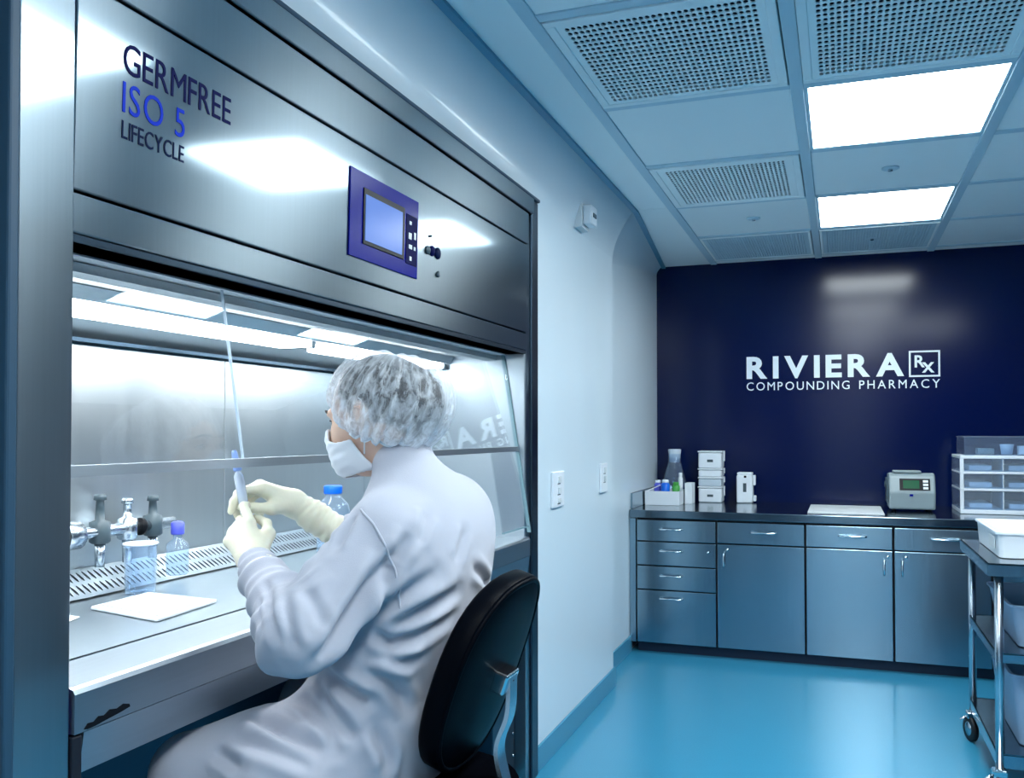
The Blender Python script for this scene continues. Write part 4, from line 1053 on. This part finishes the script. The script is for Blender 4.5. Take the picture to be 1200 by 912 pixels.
# seams standing slightly proud: raglan sleeve seam and cuff
def on_gown(pts, lift=0.0015):
    out = []
    for p in pts:
        k = np.argmin(((gs-np.array(p))**2).sum(1)); out.append(Vector(gs[k]+N[k]*lift))
    return out
sp_ = on_gown([tuple(q) for q in smooth_path(SEAM, 8)], 0.0022)
for _ in range(3): sp_ = [sp_[0]]+[(sp_[i-1]+sp_[i]+sp_[i+1])/3 for i in range(1, len(sp_)-1)]+[sp_[-1]]
seam_pts = sp_
tube('sleeve_seam', seam_pts, 0.0026, 'gown', gown, 6)

# trousers/shoes under the gown
def leg_sdf(P):
    d = None
    for a, b, c in ((hipL, knL, ftL), (hipR, knR, ftR)):
        q = smin(cap(P, b, c, 0.062, 0.050), cap(P, a, b, 0.085, 0.062), 0.02)
        d = q if d is None else np.minimum(d, q)
    return smax(d, 0.33-P[:, 2], 0.01)
V, Fq = sdf_mesh(leg_sdf, (-1.32, 1.34, 0.28), (-0.74, 2.04, 0.86), 0.009)
mesh_obj('trousers', V, Fq, 'trouser', person, True)
for c in (ftL, ftR):
    V, Fq = sdf_mesh(lambda P: np.maximum(smin(cap(P, c+[0.01, 0, 0.0], c+[-0.16, 0, 0.0], 0.043, 0.035), cap(P, c, c+[0, 0, 0.05], 0.042, 0.04), 0.02), c[2]-0.024-P[:, 2]), c-[0.24, 0.07, 0.06], c+[0.08, 0.07, 0.11], 0.006)
    mesh_obj('shoe', V, Fq, 'shoe', person, True)

# hair under the cap
def hair_sdf(P):
    d = ell(P, H(-0.022, 0, 0.020), (0.101, 0.084, 0.095), HR)
    d = smin(d, ell(P, H(-0.104, 0, -0.010), (0.054, 0.068, 0.068), HR), 0.04)
    q = (P-HC) @ HR
    return smax(d, (0.022-0.95*(0.098-q[:, 0])-q[:, 2])*0.72, 0.01)
V, Fq = sdf_mesh(hair_sdf, HC-0.19, HC+0.17, 0.004)
hair = mesh_obj('hair', V, Fq, 'hair', person, True)
# bouffant cap: gathered shell
CA = -0.50*Fd + 0.865*Ud; CFw = 0.865*Fd + 0.50*Ud; CC = H(-0.014, 0, -0.006)
na, nt_ = 180, 60
Vc, Fc = [], []
for i in range(nt_+1):
    for k in range(na):
        ph = 2*PI*k/na; c, s = math.cos(ph), math.sin(ph)       # c: towards the forehead
        tmax = math.radians(92 + 34*s*s + (28 if c < 0 else 0)*c*c)
        tt = i/nt_; th = tt*tmax
        dirv = CA*math.cos(th) + (CFw*c + Ld*s)*math.sin(th)
        lf, ll, lu = dirv @ Fd, dirv @ Ld, dirv @ Ud
        bk_ = max(0, -lf)
        rx = 0.108 + 0.036*bk_; ry = 0.098; rz = 0.119
        r = 1/math.sqrt((lf/rx)**2+(ll/ry)**2+(lu/rz)**2)
        puff = math.sin(min(1, tt*1.02)*PI)**0.8
        r += 0.003 + 0.010*puff + 0.012*puff*bk_
        g_ = min(1, max(0, (tt-0.12)/0.6))
        wr_ = (0.0034*math.sin(ph*17+1.6*math.sin(ph*3)+2.5*tt) + 0.0026*math.sin(ph*29+2.0*math.sin(ph*5)+4*tt) + 0.0012*math.sin(ph*53+5*tt))*g_
        wr_ += 0.0018*math.sin(22*lf+13*ll+3*math.sin(9*lu))*(1-g_)
        r += wr_*(1 if tt < 0.93 else 1.2)
        if tt > 0.9: r -= 0.012*((tt-0.9)/0.1)**1.5
        Vc.append(CC + dirv*r)
for i in range(nt_):
    for k in range(na): Fc.append([i*na+k, (i+1)*na+k, (i+1)*na+(k+1) % na, i*na+(k+1) % na])
capo = mesh_obj('hair_cap', Vc, Fc, 'cap', person, True)
ul = capo.data.uv_layers.new(name='UVMap')
for pl in capo.data.polygons:
    i_, k_ = divmod(pl.index, na)
    for li, (a_, b_) in zip(pl.loop_indices, ((0, 0), (1, 0), (1, 1), (0, 1))):
        ul.data[li].uv = ((k_+b_)/na, (i_+a_)/nt_)
capo['label'] = 'translucent white bouffant cap'
tube('elastic_rim', [Vector(Vc[nt_*na+k]) for k in range(0, na, 2)], 0.0035, 'band', capo, 6, True)
# mask: a shell standing off the lower face
def face_blob(P):
    d = ell(P, H(0.035, 0, -0.045), (0.074, 0.064, 0.085), HR)
    d = smin(d, cap(P, H(0.085, 0, -0.010), H(0.108, 0, -0.038), 0.008, 0.014), 0.03)
    d = smin(d, ell(P, H(0.066, 0, -0.088), (0.044, 0.044, 0.045), HR), 0.04)
    return smin(d, head_sdf(P), 0.01)
def mask_sdf(P):
    d = np.abs(face_blob(P)-0.0055)-0.0026
    q = (P-HC) @ HR; f_, l_, u_ = q[:, 0], np.abs(q[:, 1]), q[:, 2]
    d = smax(d, 0.030+0.36*(u_+0.05) - f_, 0.006)
    d = smax(d, u_ - (-0.012 - 0.75*np.maximum(l_-0.016, 0)), 0.006)
    d = smax(d, -0.128-u_, 0.006)
    return d
V, Fq = sdf_mesh(mask_sdf, H(0.06, 0, -0.06)-0.12, H(0.06, 0, -0.06)+0.12, 0.0026)
V = relax(V, Fq, 1, 0.4)
mN = vnormals(V, Fq); q = (V-HC) @ HR
V = V + mN*(0.0007*np.sin(q[:, 2]*330+1.5*np.sin(q[:, 1]*60)) + 0.0007*np.sin(q[:, 1]*160+q[:, 2]*90))[:, None]*np.clip((q[:, 0]-0.04)/0.02, 0, 1)[:, None]
mk = mesh_obj('face_mask', V, Fq, 'mask', person, True); mk['label'] = 'white pleated face mask'
for s in (1, -1):
    tube('ear_loop', smooth_path([H(0.040, 0.064*s, -0.048), H(0.020, 0.073*s, -0.014), H(-0.010, 0.084*s, 0.020), H(-0.026, 0.087*s, 0.004), H(-0.024, 0.086*s, -0.030)], 6), 0.0017, 'mask', mk, 6)
    tube('ear_loop', smooth_path([H(0.012, 0.060*s, -0.092), H(0.000, 0.068*s, -0.066), H(-0.024, 0.086*s, -0.030)], 6), 0.0017, 'mask', mk, 6)
    e_ = lathe('eye', [(0.0005, 0), (0.006, 0.002), (0.0095, 0.006), (0.0105, 0.0105), (0.0095, 0.015), (0.006, 0.019), (0.0005, 0.021)], H(0.070, 0.031*s, -0.007), 'eye', person, 16, tuple(Fd))
    lathe('iris', [(0.0045, 0), (0.0035, 0.0012)], H(0.0905, 0.031*s, -0.007), 'iris', e_, 12, tuple(Fd))
    tube('eyelid', smooth_path([H(0.078, 0.047*s, -0.008), H(0.090, 0.040*s, -0.0015), H(0.0955, 0.030*s, 0.0), H(0.091, 0.019*s, -0.004)], 5), 0.0016, 'brow', person, 6)
    tube('eyebrow', smooth_path([H(0.084, 0.052*s, 0.014), H(0.096, 0.040*s, 0.021), H(0.101, 0.022*s, 0.019), H(0.1, 0.013*s, 0.016)], 5), [0.0012]+[0.0028]*14+[0.001], 'brow', person, 6)

# gloves ---------------------------------------------------------------
def unit(v): v = np.array(v, float); return v/np.linalg.norm(v)
def glove(wrist, elbow, Yv, Zv, left, curls, thumb, spread=(0.10, 0.02, -0.04, -0.12), sc=1.03, cuff=0.10):
    Y = unit(Yv); Zd = unit(np.array(Zv)-Y*(np.array(Zv) @ Y)); X = np.cross(Y, Zd)*(1 if left else -1)
    def W(p): return wrist + (X*p[0]+Y*p[1]+Zd*p[2])*sc
    bones = []
    base = [(0.030, 0.086, 0.000), (0.010, 0.092, 0.003), (-0.010, 0.088, 0.001), (-0.028, 0.078, -0.004)]
    ln = [(0.044, 0.027, 0.021), (0.048, 0.031, 0.022), (0.044, 0.028, 0.021), (0.034, 0.021, 0.019)]
    rad = [(0.0105, 0.0095, 0.0088, 0.0078), (0.0108, 0.0098, 0.0090, 0.0080), (0.0102, 0.0093, 0.0085, 0.0076), (0.0090, 0.0082, 0.0076, 0.0068)]
    fingers = []
    for k in range(4):
        p = np.array(base[k]); an = 0.0; seg = []
        for j in range(3):
            an += curls[k][j]
            dr = np.array([math.sin(spread[k])*math.cos(an), math.cos(an)*math.cos(spread[k]), -math.sin(an)])
            q = p + dr*ln[k][j]; seg.append((W(p), W(q), rad[k][j]*sc, rad[k][j+1]*sc)); p = q
        fingers.append(seg)
    tb = []; rs = [0.0155, 0.012, 0.0105, 0.009]
    for j in range(3): tb.append((W(thumb[j]), W(thumb[j+1]), rs[j]*sc, rs[j+1]*sc))
    ax = unit(elbow-wrist)
    def f(P):
        d = cap(P, W((0.010, 0.012, 0)), W((0.024, 0.080, -0.001)), 0.021*sc, 0.0145*sc)
        d = smin(d, cap(P, W((-0.008, 0.012, 0)), W((-0.022, 0.074, -0.003)), 0.021*sc, 0.0135*sc), 0.022)
        d = smin(d, cap(P, W((0.0, 0.02, 0)), W((0.002, 0.086, 0.001)), 0.02*sc, 0.0145*sc), 0.02)
        d = smin(d, cap(P, wrist, wrist+ax*0.05, 0.029, 0.032), 0.022)
        d = smin(d, cap(P, wrist+ax*0.05, wrist+ax*cuff, 0.033, 0.040), 0.02)
        d = smin(d, cap(P, W((0.012, 0.018, -0.006)), W(thumb[1]), 0.017*sc, 0.0135*sc), 0.018)
        fd = None
        for seg in fingers:
            g = None
            for a, b, ra, rb in seg:
                q = cap(P, a, b, ra, rb); g = q if g is None else smin(g, q, 0.004)
            fd = g if fd is None else smin(fd, g, 0.0028)
        g = None
        for a, b, ra, rb in tb:
            q = cap(P, a, b, ra, rb); g = q if g is None else smin(g, q, 0.005)
        fd = smin(fd, g, 0.0028)
        d = smin(d, fd, 0.010)
        t_ = (P-wrist) @ ax
        d = d + 0.0012*np.sin(t_*330+2.0*np.sin(P[:, 2]*60))*np.clip(t_/0.02, 0, 1)
        return d
    pts = np.array([q for seg in fingers for s_ in seg for q in s_[:2]] + [q for s_ in tb for q in s_[:2]] + [wrist, wrist+ax*cuff])
    lo, hi = pts.min(0)-0.05, pts.max(0)+0.05
    V, Fq = sdf_mesh(f, lo, hi, 0.0018)
    V = relax(V, Fq, 1, 0.3)
    return mesh_obj('glove', V, Fq, 'glove', person, True)
d2r = math.radians
def cu(*a): return tuple(d2r(q) for q in a)
GL = glove(wrL, elL, (-0.68, 0.30, 0.64), (0.42, -0.88, 0.12), True,
      [cu(2, 52, 58), cu(44, 70, 42), cu(56, 76, 46), cu(62, 76, 46)],
      [(0.020, 0.022, -0.010), (0.046, 0.050, -0.022), (0.052, 0.082, -0.032), (0.042, 0.110, -0.040)])
GR = glove(wrR, elR, (-0.66, -0.60, 0.46), (0.30, 0.30, 0.88), False,
      [cu(34, 48, 22), cu(50, 56, 34), cu(64, 66, 40), cu(70, 70, 40)],
      [(0.020, 0.022, -0.012), (0.042, 0.050, -0.030), (0.040, 0.082, -0.044), (0.030, 0.108, -0.054)], cuff=0.15)
# syringe in the hands
sb = np.array([-1.215, 1.660, 1.170]); st = np.array([-1.243, 1.648, 1.335]); ax = unit(st-sb)
sy = thing('syringe', 'clear plastic syringe held upright in the gloved hands', 'syringe', tuple(sb))
lathe('barrel', [(0.0100, 0), (0.0105, 0.004), (0.0105, 0.088), (0.006, 0.096), (0.0045, 0.10)], sb+ax*0.02, 'barrel', sy, 18, tuple(ax))
lathe('fluid', [(0.0088, 0), (0.0088, 0.05)], sb+ax*0.055, 'fluid', sy, 16, tuple(ax))
lathe('plunger', [(0.013, 0), (0.013, 0.003), (0.005, 0.004), (0.005, 0.05), (0.0088, 0.051), (0.0088, 0.057)], sb-ax*0.004, 'white', sy, 16, tuple(ax))
lathe('flange', [(0.018, 0), (0.018, 0.003)], sb+ax*0.018, 'white', sy, 16, tuple(ax))
lathe('needle_cap', [(0.008, 0), (0.0095, 0.004), (0.0075, 0.018), (0.0065, 0.040), (0.004, 0.046)], sb+ax*0.118, 'needlecap', sy, 14, tuple(ax))
